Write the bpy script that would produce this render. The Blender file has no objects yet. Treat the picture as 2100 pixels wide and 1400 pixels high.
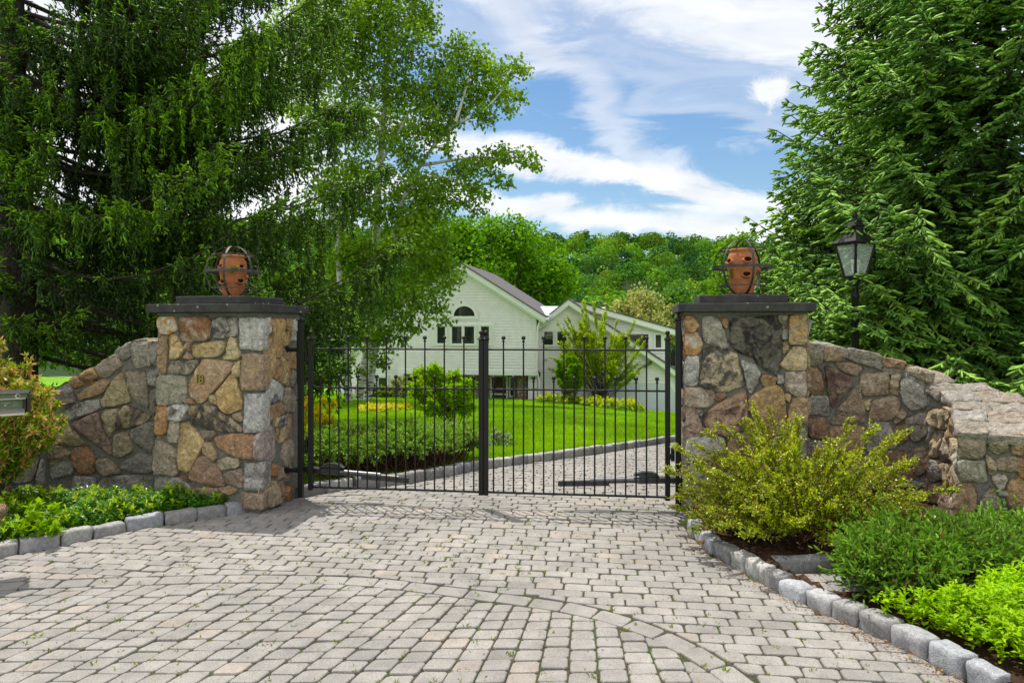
import bpy, math, random
import numpy as np
from mathutils import Vector, noise as mnoise
from math import sin, cos, pi, radians, sqrt, atan2

rng = np.random.default_rng(11)
random.seed(5)
SC = bpy.context.scene
COL = SC.collection

# ------------------------------------------------------------------ camera model (used to lay out the place)
F, CX, HY, CH = 1400.0, 1050.0, 668.0, 1.65

def ray(px, py):
    return np.array([(px - CX) / F, 1.0, (HY - py) / F])

def at(px, py, Y):
    return np.array([0, 0, CH]) + ray(px, py) * Y

def ground(X, Y):
    """Height of the natural ground: level by the street, falling away behind the gate."""
    X = np.asarray(X, float); Y = np.asarray(Y, float)
    t = np.clip(Y - 5.6, 0, None)
    w = 2.2
    s = np.where(t < w, t * t / (2 * w), t - w / 2)
    s = np.minimum(s, 41 + (s - 41) * 0.25)
    Xc = np.clip(X, -24, 18)
    L = np.where(Xc < 1.5, -3.0 - 0.028 * Xc, -3.04 - 0.088 * (Xc - 1.5))
    return L * s / 35.3

def gp(px, py):
    """ground point seen at a place in the picture"""
    r = ray(px, py)
    lo, hi = 1.0, 60.0
    for _ in range(60):
        m = 0.5 * (lo + hi)
        if CH + r[2] * m > ground(r[0] * m, m):
            lo = m
        else:
            hi = m
    return np.array([r[0] * lo, lo, float(ground(r[0] * lo, lo))])

# ------------------------------------------------------------------ mesh builder
class MB:
    def __init__(s):
        s.V = []; s.idx = []; s.cnt = []; s.c1 = []; s.c2 = []; s.sm = []; s.n = 0
    def add(s, V, Fc, c1=(.5, .5, .5), c2=None, smooth=False):
        V = np.asarray(V, float).reshape(-1, 3)
        if isinstance(Fc, np.ndarray):
            m, k = Fc.shape
            s.idx.append((Fc + s.n).ravel()); s.cnt.append(np.full(m, k))
        else:
            m = len(Fc)
            s.idx.append(np.concatenate([np.asarray(f) for f in Fc]) + s.n)
            s.cnt.append(np.array([len(f) for f in Fc]))
        c1 = np.asarray(c1, float)
        if c1.ndim == 1: c1 = np.tile(c1, (m, 1))
        if c2 is None: c2 = c1
        c2 = np.asarray(c2, float)
        if c2.ndim == 1: c2 = np.tile(c2, (m, 1))
        s.c1.append(c1); s.c2.append(c2); s.sm.append(np.full(m, smooth))
        s.V.append(V); s.n += len(V)
    def build(s, name, mat, parent=None, loc=None):
        me = bpy.data.meshes.new(name)
        V = np.concatenate(s.V)
        off = np.zeros(3)
        p = parent
        while p is not None:
            off += np.array(p.location); p = p.parent
        if loc is None:
            loc = np.zeros(3) if parent is not None else V.mean(0) * np.array([1, 1, 0]) + np.array([0, 0, V[:, 2].min()])
        loc = np.asarray(loc, float)
        V = V - off - loc
        idx = np.concatenate(s.idx).astype(np.int32); cnt = np.concatenate(s.cnt).astype(np.int32)
        me.vertices.add(len(V)); me.vertices.foreach_set('co', V.astype(np.float32).ravel())
        me.loops.add(len(idx)); me.loops.foreach_set('vertex_index', idx)
        me.polygons.add(len(cnt))
        st = np.concatenate([[0], np.cumsum(cnt)[:-1]]).astype(np.int32)
        me.polygons.foreach_set('loop_start', st)
        me.polygons.foreach_set('use_smooth', np.concatenate(s.sm))
        me.update(calc_edges=True)
        for nm, arr in (('col', s.c1), ('col2', s.c2)):
            a = np.concatenate(arr)
            at_ = me.attributes.new(nm, 'FLOAT_COLOR', 'FACE')
            at_.data.foreach_set('color', np.column_stack([a, np.ones(len(a))]).astype(np.float32).ravel())
        if mat is not None: me.materials.append(mat)
        o = bpy.data.objects.new(name, me); COL.objects.link(o)
        o.location = loc
        if parent is not None: o.parent = parent
        return o

def tag(o, label=None, cat=None, group=None, kind=None):
    if label: o['label'] = label
    if cat: o['category'] = cat
    if group: o['group'] = group
    if kind: o['kind'] = kind
    return o

def thing(name, label, cat, loc, group=None):
    o = bpy.data.objects.new(name, None); COL.objects.link(o)
    o.location = loc; o.empty_display_size = .1
    return tag(o, label, cat, group)

def text_mesh(name, curve, mat):
    t = bpy.data.objects.new(name + '_tmp', curve); COL.objects.link(t)
    bpy.context.view_layer.update()
    me = bpy.data.meshes.new_from_object(t.evaluated_get(bpy.context.evaluated_depsgraph_get())); me.name = name
    bpy.data.objects.remove(t); bpy.data.curves.remove(curve)
    me.materials.clear(); me.materials.append(mat)
    o = bpy.data.objects.new(name, me); COL.objects.link(o); return o

def copy_under(o, parent, loc):
    c = o.copy(); COL.objects.link(c); c.parent = parent; c.location = loc
    return c

def nrm(v):
    v = np.asarray(v, float)
    return v / (np.linalg.norm(v, axis=-1, keepdims=True) + 1e-9)

# ------------------------------------------------------------------ solid shapes
def box(mb, c, size, ax=None, bev=0.0, **kw):
    """chamfered box; ax = 3 unit axes"""
    c = np.asarray(c, float); h = np.asarray(size, float) / 2
    if ax is None: ax = np.eye(3)
    ax = np.asarray(ax, float)
    if bev <= 0:
        V = []
        for sx in (-1, 1):
            for sy in (-1, 1):
                for sz in (-1, 1):
                    V.append(c + ax[0] * sx * h[0] + ax[1] * sy * h[1] + ax[2] * sz * h[2])
        mb.add(V, np.array([[0, 1, 3, 2], [4, 6, 7, 5], [0, 4, 5, 1], [2, 3, 7, 6], [0, 2, 6, 4], [1, 5, 7, 3]]), **kw)
        return
    b = min(bev, min(h) * .9)
    V = []; I = {}
    for sx in (-1, 1):
        for sy in (-1, 1):
            for sz in (-1, 1):
                for k in range(3):
                    d = [h[0] - b, h[1] - b, h[2] - b]; d[k] = h[k]
                    I[(sx, sy, sz, k)] = len(V)
                    V.append(c + ax[0] * sx * d[0] + ax[1] * sy * d[1] + ax[2] * sz * d[2])
    Fc = []
    for k in range(3):
        i, j = [(1, 2), (2, 0), (0, 1)][k]
        for s in (-1, 1):
            q = []
            for (a, bb) in ((-1, -1), (1, -1), (1, 1), (-1, 1)):
                t = [0, 0, 0]; t[k] = s; t[i] = a; t[j] = bb
                q.append(I[(*t, k)])
            Fc.append(q if s > 0 else q[::-1])
    for k in range(3):
        i, j = [(1, 2), (2, 0), (0, 1)][k]
        for a in (-1, 1):
            for bb in (-1, 1):
                t0 = [0, 0, 0]; t0[i] = a; t0[j] = bb; t0[k] = -1
                t1 = list(t0); t1[k] = 1
                q = [I[(*t0, i)], I[(*t0, j)], I[(*t1, j)], I[(*t1, i)]]
                Fc.append(q if a * bb > 0 else q[::-1])
    for sx in (-1, 1):
        for sy in (-1, 1):
            for sz in (-1, 1):
                q = [I[(sx, sy, sz, k)] for k in range(3)]
                Fc.append(q if sx * sy * sz > 0 else q[::-1])
    mb.add(V, Fc, **kw)

def tube(mb, pts, r, n=8, cap=True, **kw):
    pts = np.asarray(pts, float); m = len(pts)
    r = np.broadcast_to(np.asarray(r, float), (m,))
    T = nrm(np.gradient(pts, axis=0))
    ref = np.array([0, 0, 1.0]) if abs(T[0][2]) < .9 else np.array([1.0, 0, 0])
    V = []
    U = nrm(np.cross(T[0], ref))
    for i in range(m):
        U = nrm(U - T[i] * np.dot(U, T[i])); W = np.cross(T[i], U)
        a = np.arange(n) * 2 * pi / n
        V.append(pts[i] + r[i] * (np.outer(np.cos(a), U) + np.outer(np.sin(a), W)))
    V = np.concatenate(V)
    i = np.arange(m - 1)[:, None] * n; j = np.arange(n)[None, :]; j2 = (j + 1) % n
    Fc = np.stack([i + j, i + j2, i + n + j2, i + n + j], -1).reshape(-1, 4)
    kw.setdefault('smooth', True)
    mb.add(V, Fc, **kw)
    if cap:
        mb.add(V[:n], [list(range(n))[::-1]], **{**kw, 'smooth': False}); mb.add(V[-n:], [list(range(n))], **{**kw, 'smooth': False})

def lathe(mb, c, prof, n=20, **kw):
    c = np.asarray(c, float); m = len(prof)
    a = np.arange(n) * 2 * pi / n
    V = np.concatenate([np.column_stack([np.cos(a) * r, np.sin(a) * r, np.full(n, z)]) for r, z in prof]) + c
    i = np.arange(m - 1)[:, None] * n; j = np.arange(n)[None, :]; j2 = (j + 1) % n
    Fc = np.stack([i + j, i + j2, i + n + j2, i + n + j], -1).reshape(-1, 4)
    kw.setdefault('smooth', True)
    mb.add(V, Fc, **kw)

def ring(mb, c, R, w, th, axis='z', ang=0, n=48, **kw):
    """flat-bar hoop: w = bar width along the hoop axis, th = radial thickness"""
    a = np.arange(n) * 2 * pi / n
    V = []
    for rr, zz in ((R, -w / 2), (R + th, -w / 2), (R + th, w / 2), (R, w / 2)):
        if axis == 'z':
            V.append(np.column_stack([np.cos(a) * rr, np.sin(a) * rr, np.full(n, zz)]))
        else:
            x = np.cos(a) * rr; z = np.sin(a) * rr; y = np.full(n, zz)
            V.append(np.column_stack([x * cos(ang) - y * sin(ang), x * sin(ang) + y * cos(ang), z]))
    V = np.concatenate(V) + np.asarray(c)
    Fc = []
    for k in range(4):
        k2 = (k + 1) % 4
        for j in range(n):
            Fc.append([k * n + j, k * n + (j + 1) % n, k2 * n + (j + 1) % n, k2 * n + j])
    kw.setdefault('smooth', False)
    mb.add(V, np.array(Fc), **kw)

def ico_ball(mb, c, r, n=10, m=7, **kw):
    prof = [(r * sin(pi * i / m) + 1e-4, -r * cos(pi * i / m)) for i in range(m + 1)]
    lathe(mb, c, prof, n, **kw)

def hn(p, s=0.0):
    return mnoise.noise(Vector((p[0] + s * 3.17, p[1] - s * 1.91, p[2] + s * 2.3)))

def rock_box(mb, c, size, ax, r=.25, amp=.01, n=6, seed=0., freq=9., c1=(.4, .4, .4), c2=None, smooth=True):
    """roughly squared stone: rounded box with a broken surface"""
    c = np.asarray(c, float); h = np.asarray(size, float) / 2; ax = np.asarray(ax, float)
    g = np.linspace(-1, 1, n + 1)
    key = {}; V = []; Fc = []
    rr = r * min(h)
    def vid(p):
        k = tuple(np.round(p, 4))
        if k not in key:
            key[k] = len(V)
            q = np.array(p) * h
            inner = np.clip(q, -(h - rr), h - rr)
            d = q - inner
            L = np.linalg.norm(d)
            nn = d / L if L > 1e-9 else np.zeros(3)
            pos = inner + nn * rr
            w = ax.T @ pos + c
            nw = ax.T @ (nn if L > 1e-9 else np.array(p))
            a = hn(w * freq, seed) * amp + hn(w * freq * 2.7, seed + 5) * amp * .5 + hn(w * freq * .4, seed + 9) * amp * .9
            V.append(w + nw * a)
        return key[k]
    for k in range(3):
        i, j = [(1, 2), (2, 0), (0, 1)][k]
        for s in (-1, 1):
            for a in range(n):
                for b in range(n):
                    q = []
                    for (da, db) in ((0, 0), (1, 0), (1, 1), (0, 1)):
                        p = [0, 0, 0]; p[k] = s; p[i] = g[a + da]; p[j] = g[b + db]
                        q.append(vid(p))
                    Fc.append(q if s > 0 else q[::-1])
    mb.add(V, np.array(Fc), c1=c1, c2=c2, smooth=smooth)

# ------------------------------------------------------------------ foliage shapes (vectorised)
def leaves(mb, P, D, N, L, W, col):
    n = len(P); D = nrm(D); S = nrm(np.cross(D, N)); N2 = np.cross(S, D)
    L = np.broadcast_to(np.asarray(L, float), (n,))[:, None]; W = np.broadcast_to(np.asarray(W, float), (n,))[:, None]
    V = np.stack([P, P + D * L * .5 + S * W / 2 + N2 * L * .08, P + D * L - N2 * L * .05, P + D * L * .5 - S * W / 2 + N2 * L * .08], 1).reshape(-1, 3)
    mb.add(V, np.arange(4 * n).reshape(n, 4), c1=col)

def shoots(mb, P, D, L, R, col, k=3):
    n = len(P); D = nrm(D)
    ref = nrm(rng.normal(size=(n, 3)))
    S0 = nrm(np.cross(D, ref)); S1 = np.cross(D, S0)
    L = np.broadcast_to(np.asarray(L, float), (n,))[:, None]; R = np.broadcast_to(np.asarray(R, float), (n,))[:, None]
    for j in range(k):
        a = pi * j / k
        S = S0 * cos(a) + S1 * sin(a)
        V = np.stack([P, P + D * L * .3 + S * R, P + D * L * .75 + S * R * .8, P + D * L, P + D * L * .75 - S * R * .8, P + D * L * .3 - S * R], 1).reshape(-1, 3)
        mb.add(V, np.arange(6 * n).reshape(n, 6), c1=col)

def spindles(mb, P, D, L, R, col):
    """rounded needle-clad shoots: three-sided tapering bodies"""
    n = len(P); D = nrm(D); ref = rdirs(n); S0 = nrm(np.cross(D, ref)); S1 = np.cross(D, S0)
    L = np.broadcast_to(np.asarray(L, float), (n,))[:, None]; R = np.broadcast_to(np.asarray(R, float), (n,))[:, None]
    V = []
    for t, s in ((0, .45), (.3, 1.), (.78, .85)):
        for j in range(3):
            a = 2 * pi * j / 3; V.append(P + D * L * t + (S0 * cos(a) + S1 * sin(a)) * R * s)
    V.append(P + D * L); V = np.stack(V, 1).reshape(-1, 3); b = np.arange(n)[:, None] * 10
    for k in (0, 3):
        for j in range(3): 
            q = np.array([[k + j, k + (j + 1) % 3, k + 3 + (j + 1) % 3, k + 3 + j]]); mb_add(mb, V if (k == 0 and j == 0) else None, b + q, col)
    for j in range(3): mb_add(mb, None, b + np.array([[6 + j, 6 + (j + 1) % 3, 9]]), col)
    mb.n += len(V)
def mb_add(mb, V, Fc, col):
    if V is not None: mb.V.append(V)
    m, k = Fc.shape; mb.idx.append((Fc + mb.n).ravel()); mb.cnt.append(np.full(m, k)); c = np.asarray(col, float)
    if c.ndim == 1: c = np.tile(c, (m, 1))
    mb.c1.append(c); mb.c2.append(c); mb.sm.append(np.full(m, True))

def rdirs(n):
    return nrm(rng.normal(size=(n, 3)))

def mixc(a, b, t):
    a = np.asarray(a, float); b = np.asarray(b, float); t = np.asarray(t)[:, None]
    return a * (1 - t) + b * t

def twigs(mb, A, B, r, col=(.09, .06, .04)):
    """thin three-sided sticks from A to B"""
    n = len(A); D = nrm(B - A); ref = rdirs(n)
    S0 = nrm(np.cross(D, ref)); S1 = np.cross(D, S0)
    r = np.broadcast_to(np.asarray(r, float), (n,))[:, None]
    V = []
    for j in range(3):
        a = 2 * pi * j / 3
        V.append(A + (S0 * cos(a) + S1 * sin(a)) * r)
    for j in range(3):
        a = 2 * pi * j / 3
        V.append(B + (S0 * cos(a) + S1 * sin(a)) * r * .5)
    V = np.stack(V, 1).reshape(-1, 3)
    b = np.arange(n)[:, None] * 6
    Fc = np.concatenate([b + np.array([[j, (j + 1) % 3, 3 + (j + 1) % 3, 3 + j]]) for j in range(3)])
    mb.add(V, Fc, c1=col, smooth=True)
# ------------------------------------------------------------------ materials
class NT:
    def __init__(s, name):
        s.m = bpy.data.materials.new(name); s.m.use_nodes = True
        s.t = s.m.node_tree; s.t.nodes.clear()
        s.out = s.n('ShaderNodeOutputMaterial')
    def n(s, typ, **kw):
        x = s.t.nodes.new(typ)
        for k, v in kw.items():
            if k.startswith('i_'):
                x.inputs[k[2:].replace('_', ' ')].default_value = v
            else: setattr(x, k, v)
        return x
    def l(s, a, b): s.t.links.new(a, b)
    def noise(s, scale, detail=4, rough=.55, vec=None, dist=0.):
        x = s.n('ShaderNodeTexNoise'); x.inputs['Scale'].default_value = scale; x.inputs['Detail'].default_value = detail
        x.inputs['Roughness'].default_value = rough; x.inputs['Distortion'].default_value = dist
        if vec is not None: s.l(vec, x.inputs['Vector'])
        return x.outputs['Fac']
    def ramp(s, fac, stops):
        x = s.n('ShaderNodeValToRGB'); e = x.color_ramp.elements
        while len(e) > 1: e.remove(e[0])
        for i, (p, c) in enumerate(stops):
            k = e[0] if i == 0 else e.new(p)
            k.position = p
            k.color = (*c, 1) if not np.isscalar(c) else (c, c, c, 1)
        s.l(fac, x.inputs['Fac']); return x.outputs['Color']
    def mix(s, fac, a, b, mode='MIX'):
        x = s.n('ShaderNodeMix', data_type='RGBA', blend_type=mode)
        for ii, (sock, v) in enumerate(((x.inputs[0], fac), (x.inputs[6], a), (x.inputs[7], b))):
            if isinstance(v, bpy.types.NodeSocket): s.l(v, sock)
            elif np.isscalar(v): sock.default_value = v if ii == 0 else (v, v, v, 1)
            else: sock.default_value = (*v, 1)
        return x.outputs[2]
    def math(s, op, a, b=0., c=None, clamp=False):
        x = s.n('ShaderNodeMath', operation=op, use_clamp=clamp)
        for i, v in enumerate((a, b) if c is None else (a, b, c)):
            if isinstance(v, bpy.types.NodeSocket): s.l(v, x.inputs[i])
            else: x.inputs[i].default_value = v
        return x.outputs[0]
    def attr(s, nm): return s.n('ShaderNodeAttribute', attribute_name=nm).outputs['Color']
    def obj(s): return s.n('ShaderNodeNewGeometry').outputs['Position']
    def bump(s, h, strength, dist):
        x = s.n('ShaderNodeBump'); x.inputs['Strength'].default_value = strength; x.inputs['Distance'].default_value = dist
        s.l(h, x.inputs['Height']); return x.outputs['Normal']
    def bsdf(s, col, rough=.8, spec=.3, metal=0., normal=None, **kw):
        p = s.n('ShaderNodeBsdfPrincipled')
        for sock, v in ((p.inputs['Base Color'], col), (p.inputs['Roughness'], rough)):
            if isinstance(v, bpy.types.NodeSocket): s.l(v, sock)
            elif np.isscalar(v): sock.default_value = v
            else: sock.default_value = (*v, 1)
        p.inputs['Specular IOR Level'].default_value = spec; p.inputs['Metallic'].default_value = metal
        if normal is not None: s.l(normal, p.inputs['Normal'])
        return p
    def fin(s, sh):
        s.l(sh.outputs[0], s.out.inputs[0]); return s.m

def m_foliage(name, trans=.35, rough=.45, spec=.35, tcol=(1.35, 1.25, .5), nscale=1.2, bump=False):
    t = NT(name); c = t.attr('col')
    n = t.noise(nscale, 3, vec=t.obj())
    c = t.mix(1., c, t.ramp(n, [(.3, .8), (.7, 1.2)]), 'MULTIPLY')
    hv__ = t.n('ShaderNodeHueSaturation'); hv__.inputs['Saturation'].default_value = 1.10; hv__.inputs['Value'].default_value = 1.12; t.l(c, hv__.inputs['Color']); c = hv__.outputs['Color']
    p = t.bsdf(c, rough, spec, normal=t.bump(t.noise(260, 2, .6, t.obj()), .9, .006) if bump else None)
    tr = t.n('ShaderNodeBsdfTranslucent'); t.l(t.mix(1., c, tcol, 'MULTIPLY'), tr.inputs[0])
    mx = t.n('ShaderNodeMixShader'); mx.inputs[0].default_value = trans
    t.l(p.outputs[0], mx.inputs[1]); t.l(tr.outputs[0], mx.inputs[2])
    return t.fin(mx)

def m_stone(name, spots=.5):
    t = NT(name); P = t.obj()
    c1, c2 = t.attr('col'), t.attr('col2')
    big = t.noise(7, 6, .62, P, .6)
    c = t.mix(t.ramp(big, [(.44, 0.), (.56, 1.)]), c1, c2)
    mid = t.noise(26, 6, .7, P)
    c = t.mix(1., c, t.ramp(mid, [(.25, (.42, .40, .38)), (.5, (.98, .97, .95)), (.75, (1.45, 1.42, 1.36))]), 'MULTIPLY')
    fine = t.noise(150, 3, .6, P)
    c = t.mix(1., c, t.ramp(fine, [(.25, .72), (.7, 1.18)]), 'MULTIPLY')
    lich = t.noise(15, 8, .75, P, 1.2)
    c = t.mix(t.math('MULTIPLY', t.ramp(lich, [(.64, 0.), (.70, 1.)]), spots), c, (.50, .48, .43))
    dk = t.noise(11, 8, .72, P, 1.)
    c = t.mix(t.math('MULTIPLY', t.ramp(dk, [(.58, 0.), (.66, 1.)]), .65), c, (.06, .055, .05))
    hu_ = t.n('ShaderNodeHueSaturation'); hu_.inputs['Saturation'].default_value = 1.14; hu_.inputs['Value'].default_value = 1.18; t.l(c, hu_.inputs['Color']); c = hu_.outputs['Color']
    rg = t.math('ABSOLUTE', t.math('SUBTRACT', t.noise(13, 5, .6, P, .5), .5)); rg = t.math('MULTIPLY', t.math('MINIMUM', rg, .12), 6.)
    h = t.math('ADD', t.math('ADD', t.math('MULTIPLY', mid, 1.), t.math('MULTIPLY', fine, .35)), rg)
    nb = t.bump(h, .9, .030)
    return t.fin(t.bsdf(c, .88, .2, normal=nb))

def m_plain(name, col, rough=.7, spec=.3, metal=0., ns=30, var=.25, bump=.2, bd=.004):
    t = NT(name); P = t.obj(); n = t.noise(ns, 6, .6, P)
    c = t.mix(1., col, t.ramp(n, [(.25, 1 - var), (.75, 1 + var)]), 'MULTIPLY')
    return t.fin(t.bsdf(c, rough, spec, metal, t.bump(n, bump, bd)))

def m_attr(name, rough=.7, spec=.3, ns=30, var=.2, bump=.2, bd=.004):
    t = NT(name); P = t.obj(); n = t.noise(ns, 6, .6, P)
    c = t.mix(1., t.attr('col'), t.ramp(n, [(.25, 1 - var), (.75, 1 + var)]), 'MULTIPLY')
    return t.fin(t.bsdf(c, rough, spec, 0, t.bump(n, bump, bd)))

M = {}
M['spruce'] = m_foliage('spruce_needles', .18, .5, .3, (1.2, 1.25, .5), bump=True)
M['leaf'] = m_foliage('broad_leaves', .42, .55, .2)
M['gloss'] = m_foliage('glossy_leaves', .3, .36, .5)
M['grass'] = m_foliage('grass_blades', .4, .5, .3, (1.3, 1.2, .4), .7)
M['hill'] = m_foliage('hill_leaves', .3, .7, .05, (1.25, 1.2, .5), .06)
M['stone'] = m_stone('fieldstone')
M['bark'] = m_plain('dark_bark', (.05, .043, .036), .95, .1, ns=18, var=.6, bump=1., bd=.03)
M['stem'] = m_attr('stems', .9, .1, 40, .4)

t = NT('birch_bark'); P = t.obj()
mp = t.n('ShaderNodeMapping'); mp.inputs['Scale'].default_value = (1.2, 1.2, 6); t.l(P, mp.inputs[0])
a = t.noise(1.6, 6, .7, mp.outputs[0])
sepz = t.n('ShaderNodeSeparateXYZ'); t.l(P, sepz.inputs[0])
low = t.n('ShaderNodeMapRange'); low.inputs[1].default_value = -2.8; low.inputs[2].default_value = 1.5; low.inputs[3].default_value = .13; low.inputs[4].default_value = 0; t.l(sepz.outputs[2], low.inputs[0])
c = t.ramp(t.math('ADD', a, low.outputs[0]), [(.50, (.62, .60, .56)), (.58, (.50, .48, .44)), (.64, (.06, .055, .05))])
M['birch'] = t.fin(t.bsdf(c, .85, .2, normal=t.bump(a, .4, .02)))

t = NT('mortar'); P = t.obj(); n = t.noise(45, 6, .65, P)
c = t.ramp(n, [(.3, (.10, .10, .085)), (.7, (.21, .205, .18))])
M['mortar'] = t.fin(t.bsdf(c, .95, .1, normal=t.bump(n, .8, .012)))

t = NT('bluestone_cap'); P = t.obj(); n = t.noise(9, 7, .65, P); f = t.noise(120, 3, .6, P)
c = t.mix(1., t.ramp(n, [(.3, (.028, .027, .027)), (.7, (.062, .060, .057))]), t.ramp(f, [(.3, .75), (.7, 1.2)]), 'MULTIPLY')
vo = t.n('ShaderNodeTexVoronoi'); vo.inputs['Scale'].default_value = 14; t.l(P, vo.inputs['Vector'])
sp = t.math('MULTIPLY', t.ramp(vo.outputs['Distance'], [(.12, 1.), (.2, 0.)]), t.ramp(t.noise(5, 2, .5, P), [(.5, 0.), (.56, 1.)]))
c = t.mix(t.math('MULTIPLY', sp, .6), c, (.30, .30, .28))
M['cap'] = t.fin(t.bsdf(c, .85, .25, normal=t.bump(t.math('ADD', n, f), .35, .006)))

t = NT('granite_sett'); P = t.obj()
n = t.noise(30, 6, .7, P); f = t.noise(220, 2, .6, P)
c = t.mix(1., t.attr('col'), t.ramp(n, [(.25, .55), (.5, 1.), (.75, 1.4)]), 'MULTIPLY')
c = t.mix(1., c, t.ramp(f, [(.3, .6), (.7, 1.35)]), 'MULTIPLY')
M['granite'] = t.fin(t.bsdf(c, .85, .25, normal=t.bump(t.math('ADD', n, f), .7, .01)))

t = NT('concrete_paver'); P = t.obj()
n = t.noise(7, 6, .6, P); f = t.noise(150, 4, .75, P); st = t.noise(1.3, 5, .6, P)
c = t.mix(1., t.attr('col'), t.ramp(n, [(.25, .78), (.75, 1.17)]), 'MULTIPLY')
c = t.mix(1., c, t.ramp(f, [(.30, .50), (.5, 1.), (.72, 1.32)]), 'MULTIPLY')
c = t.mix(1., c, t.ramp(st, [(.3, (.78, .78, .78)), (.7, (1.12, 1.10, 1.07))]), 'MULTIPLY')
sk = t.noise(38, 8, .8, P, 1.)
c = t.mix(t.math('MULTIPLY', t.ramp(sk, [(.66, 0.), (.74, 1.)]), .5), c, (.13, .11, .09))
M['paver'] = t.fin(t.bsdf(c, .9, .2, normal=t.bump(t.math('ADD', f, t.math('MULTIPLY', n, .5)), .55, .006)))

t = NT('joint_sand'); P = t.obj(); n = t.noise(5, 6, .65, P); g = t.noise(60, 4, .6, P)
c = t.mix(t.ramp(n, [(.42, 0.), (.62, 1.)]), (.06, .048, .033), (.042, .070, .014))
c = t.mix(1., c, t.ramp(g, [(.3, .6), (.7, 1.4)]), 'MULTIPLY')
M['joint'] = t.fin(t.bsdf(c, .95, .1, normal=t.bump(g, .8, .01)))

t = NT('lawn_soil'); P = t.obj(); n = t.noise(.8, 5, .6, P); g = t.noise(30, 4, .6, P)
c = t.ramp(n, [(.3, (.10, .25, .012)), (.7, (.15, .33, .016))])
c = t.mix(1., c, t.ramp(g, [(.3, .6), (.7, 1.35)]), 'MULTIPLY')
M['lawn'] = t.fin(t.bsdf(c, .9, .1, normal=t.bump(g, 1., .05)))

t = NT('mulch'); P = t.obj(); g = t.noise(40, 6, .7, P)
c = t.ramp(g, [(.3, (.025, .014, .008)), (.7, (.085, .048, .03))])
M['forest_floor'] = m_plain('forest_floor', (.02, .04, .012), .95, .05, ns=.2, var=.4)
M['mulch'] = t.fin(t.bsdf(c, .95, .1, normal=t.bump(g, 1., .02)))
M['chips'] = m_attr('bark_chips', .9, .15, 60, .4)

M['iron'] = m_plain('black_painted_iron', (.007, .007, .0075), .42, .28, 0, 60, .4, .25, .002)
M['worn_iron'] = m_plain('weathered_iron_strap', (.035, .034, .036), .5, .5, .3, 25, .6, .4, .003)
M['rust_iron'] = m_plain('rusty_iron_strap', (.07, .055, .05), .6, .4, .3, 12, .7, .4, .003)
t = NT('terracotta'); P = t.obj(); n = t.noise(14, 6, .6, P); f = t.noise(70, 4, .6, P)
c = t.ramp(n, [(.28, (.24, .075, .028)), (.6, (.38, .135, .055)), (.78, (.44, .20, .11))])
M['terra'] = t.fin(t.bsdf(c, .85, .25, normal=t.bump(f, .25, .003)))
M['dark'] = m_plain('mouth_dark', (.012, .010, .008), .95, .1)
M['brass'] = m_plain('aged_brass', (.26, .21, .05), .45, .5, .7, 200, .5, .3, .001)
M['motor'] = m_plain('black_cast_housing', (.03, .03, .03), .35, .5, .1, 60, .3, .1, .002)

# house
t = NT('white_shingle_siding'); g = t.n('ShaderNodeUVMap') if False else None
P = t.n('ShaderNodeTexCoord').outputs['Object']
mp = t.n('ShaderNodeMapping'); mp.inputs['Rotation'].default_value = (radians(90), 0, 0); t.l(P, mp.inputs[0])
br = t.n('ShaderNodeTexBrick'); t.l(mp.outputs[0], br.inputs['Vector'])
br.inputs['Color1'].default_value = (.86, .825, .86, 1); br.inputs['Color2'].default_value = (.83, .795, .83, 1); br.inputs['Mortar'].default_value = (.76, .73, .76, 1)
br.inputs['Scale'].default_value = 1.; br.inputs['Mortar Size'].default_value = .008; br.inputs['Brick Width'].default_value = .32; br.inputs['Row Height'].default_value = .19
n = t.noise(3, 4, .6, P)
c = t.mix(1., br.outputs['Color'], t.ramp(n, [(.3, .92), (.7, 1.05)]), 'MULTIPLY')
M['siding'] = t.fin(t.bsdf(c, .7, .3))
M['white'] = m_plain('white_trim_paint', (.80, .80, .79), .5, .35, ns=4, var=.04, bump=.05)
M['garage'] = m_plain('pale_garage_door_paint', (.60, .64, .70), .5, .35, ns=4, var=.04, bump=.05)
t = NT('grey_roof_shingle'); P = t.obj(); n = t.noise(9, 5, .7, P)
c = t.ramp(n, [(.3, (.07, .065, .07)), (.7, (.14, .13, .135))])
M['roof'] = t.fin(t.bsdf(c, .9, .2, normal=t.bump(n, .5, .04)))
M['metal_roof'] = m_plain('pale_metal_roof', (.62, .66, .70), .4, .5, .2, ns=3, var=.1)
t = NT('window_glass'); P = t.obj(); n = t.noise(1.2, 3, .5, P)
M['glass'] = t.fin(t.bsdf(t.ramp(n, [(.35, (.012, .016, .014)), (.65, (.035, .042, .036))]), .03, .8, normal=t.bump(n, .08, .05)))
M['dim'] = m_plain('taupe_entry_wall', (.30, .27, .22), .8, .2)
M['wood'] = m_plain('dark_wood_door', (.07, .028, .016), .5, .4, ns=8)
M['black'] = m_plain('black_plastic', (.015, .015, .016), .4, .5)
M['green_metal'] = m_plain('sage_green_enamel', (.105, .15, .085), .45, .4, .0, 40, .12, .05)
M['alum'] = m_plain('weathered_aluminium', (.52, .47, .43), .45, .5, .5, 30, .15, .05)
M['mark'] = m_plain('white_marking', (.62, .64, .60), .6, .3)
t = NT('lantern_glass')
gl = t.n('ShaderNodeBsdfGlass'); gl.inputs['Roughness'].default_value = .05; gl.inputs['IOR'].default_value = 1.05; gl.inputs[0].default_value = (.9, .95, .95, 1)
p = t.bsdf((.65, .70, .70), .15, .6); mx = t.n('ShaderNodeMixShader'); mx.inputs[0].default_value = .32
t.l(gl.outputs[0], mx.inputs[1]); t.l(p.outputs[0], mx.inputs[2]); M['lantern_glass'] = t.fin(mx)
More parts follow.
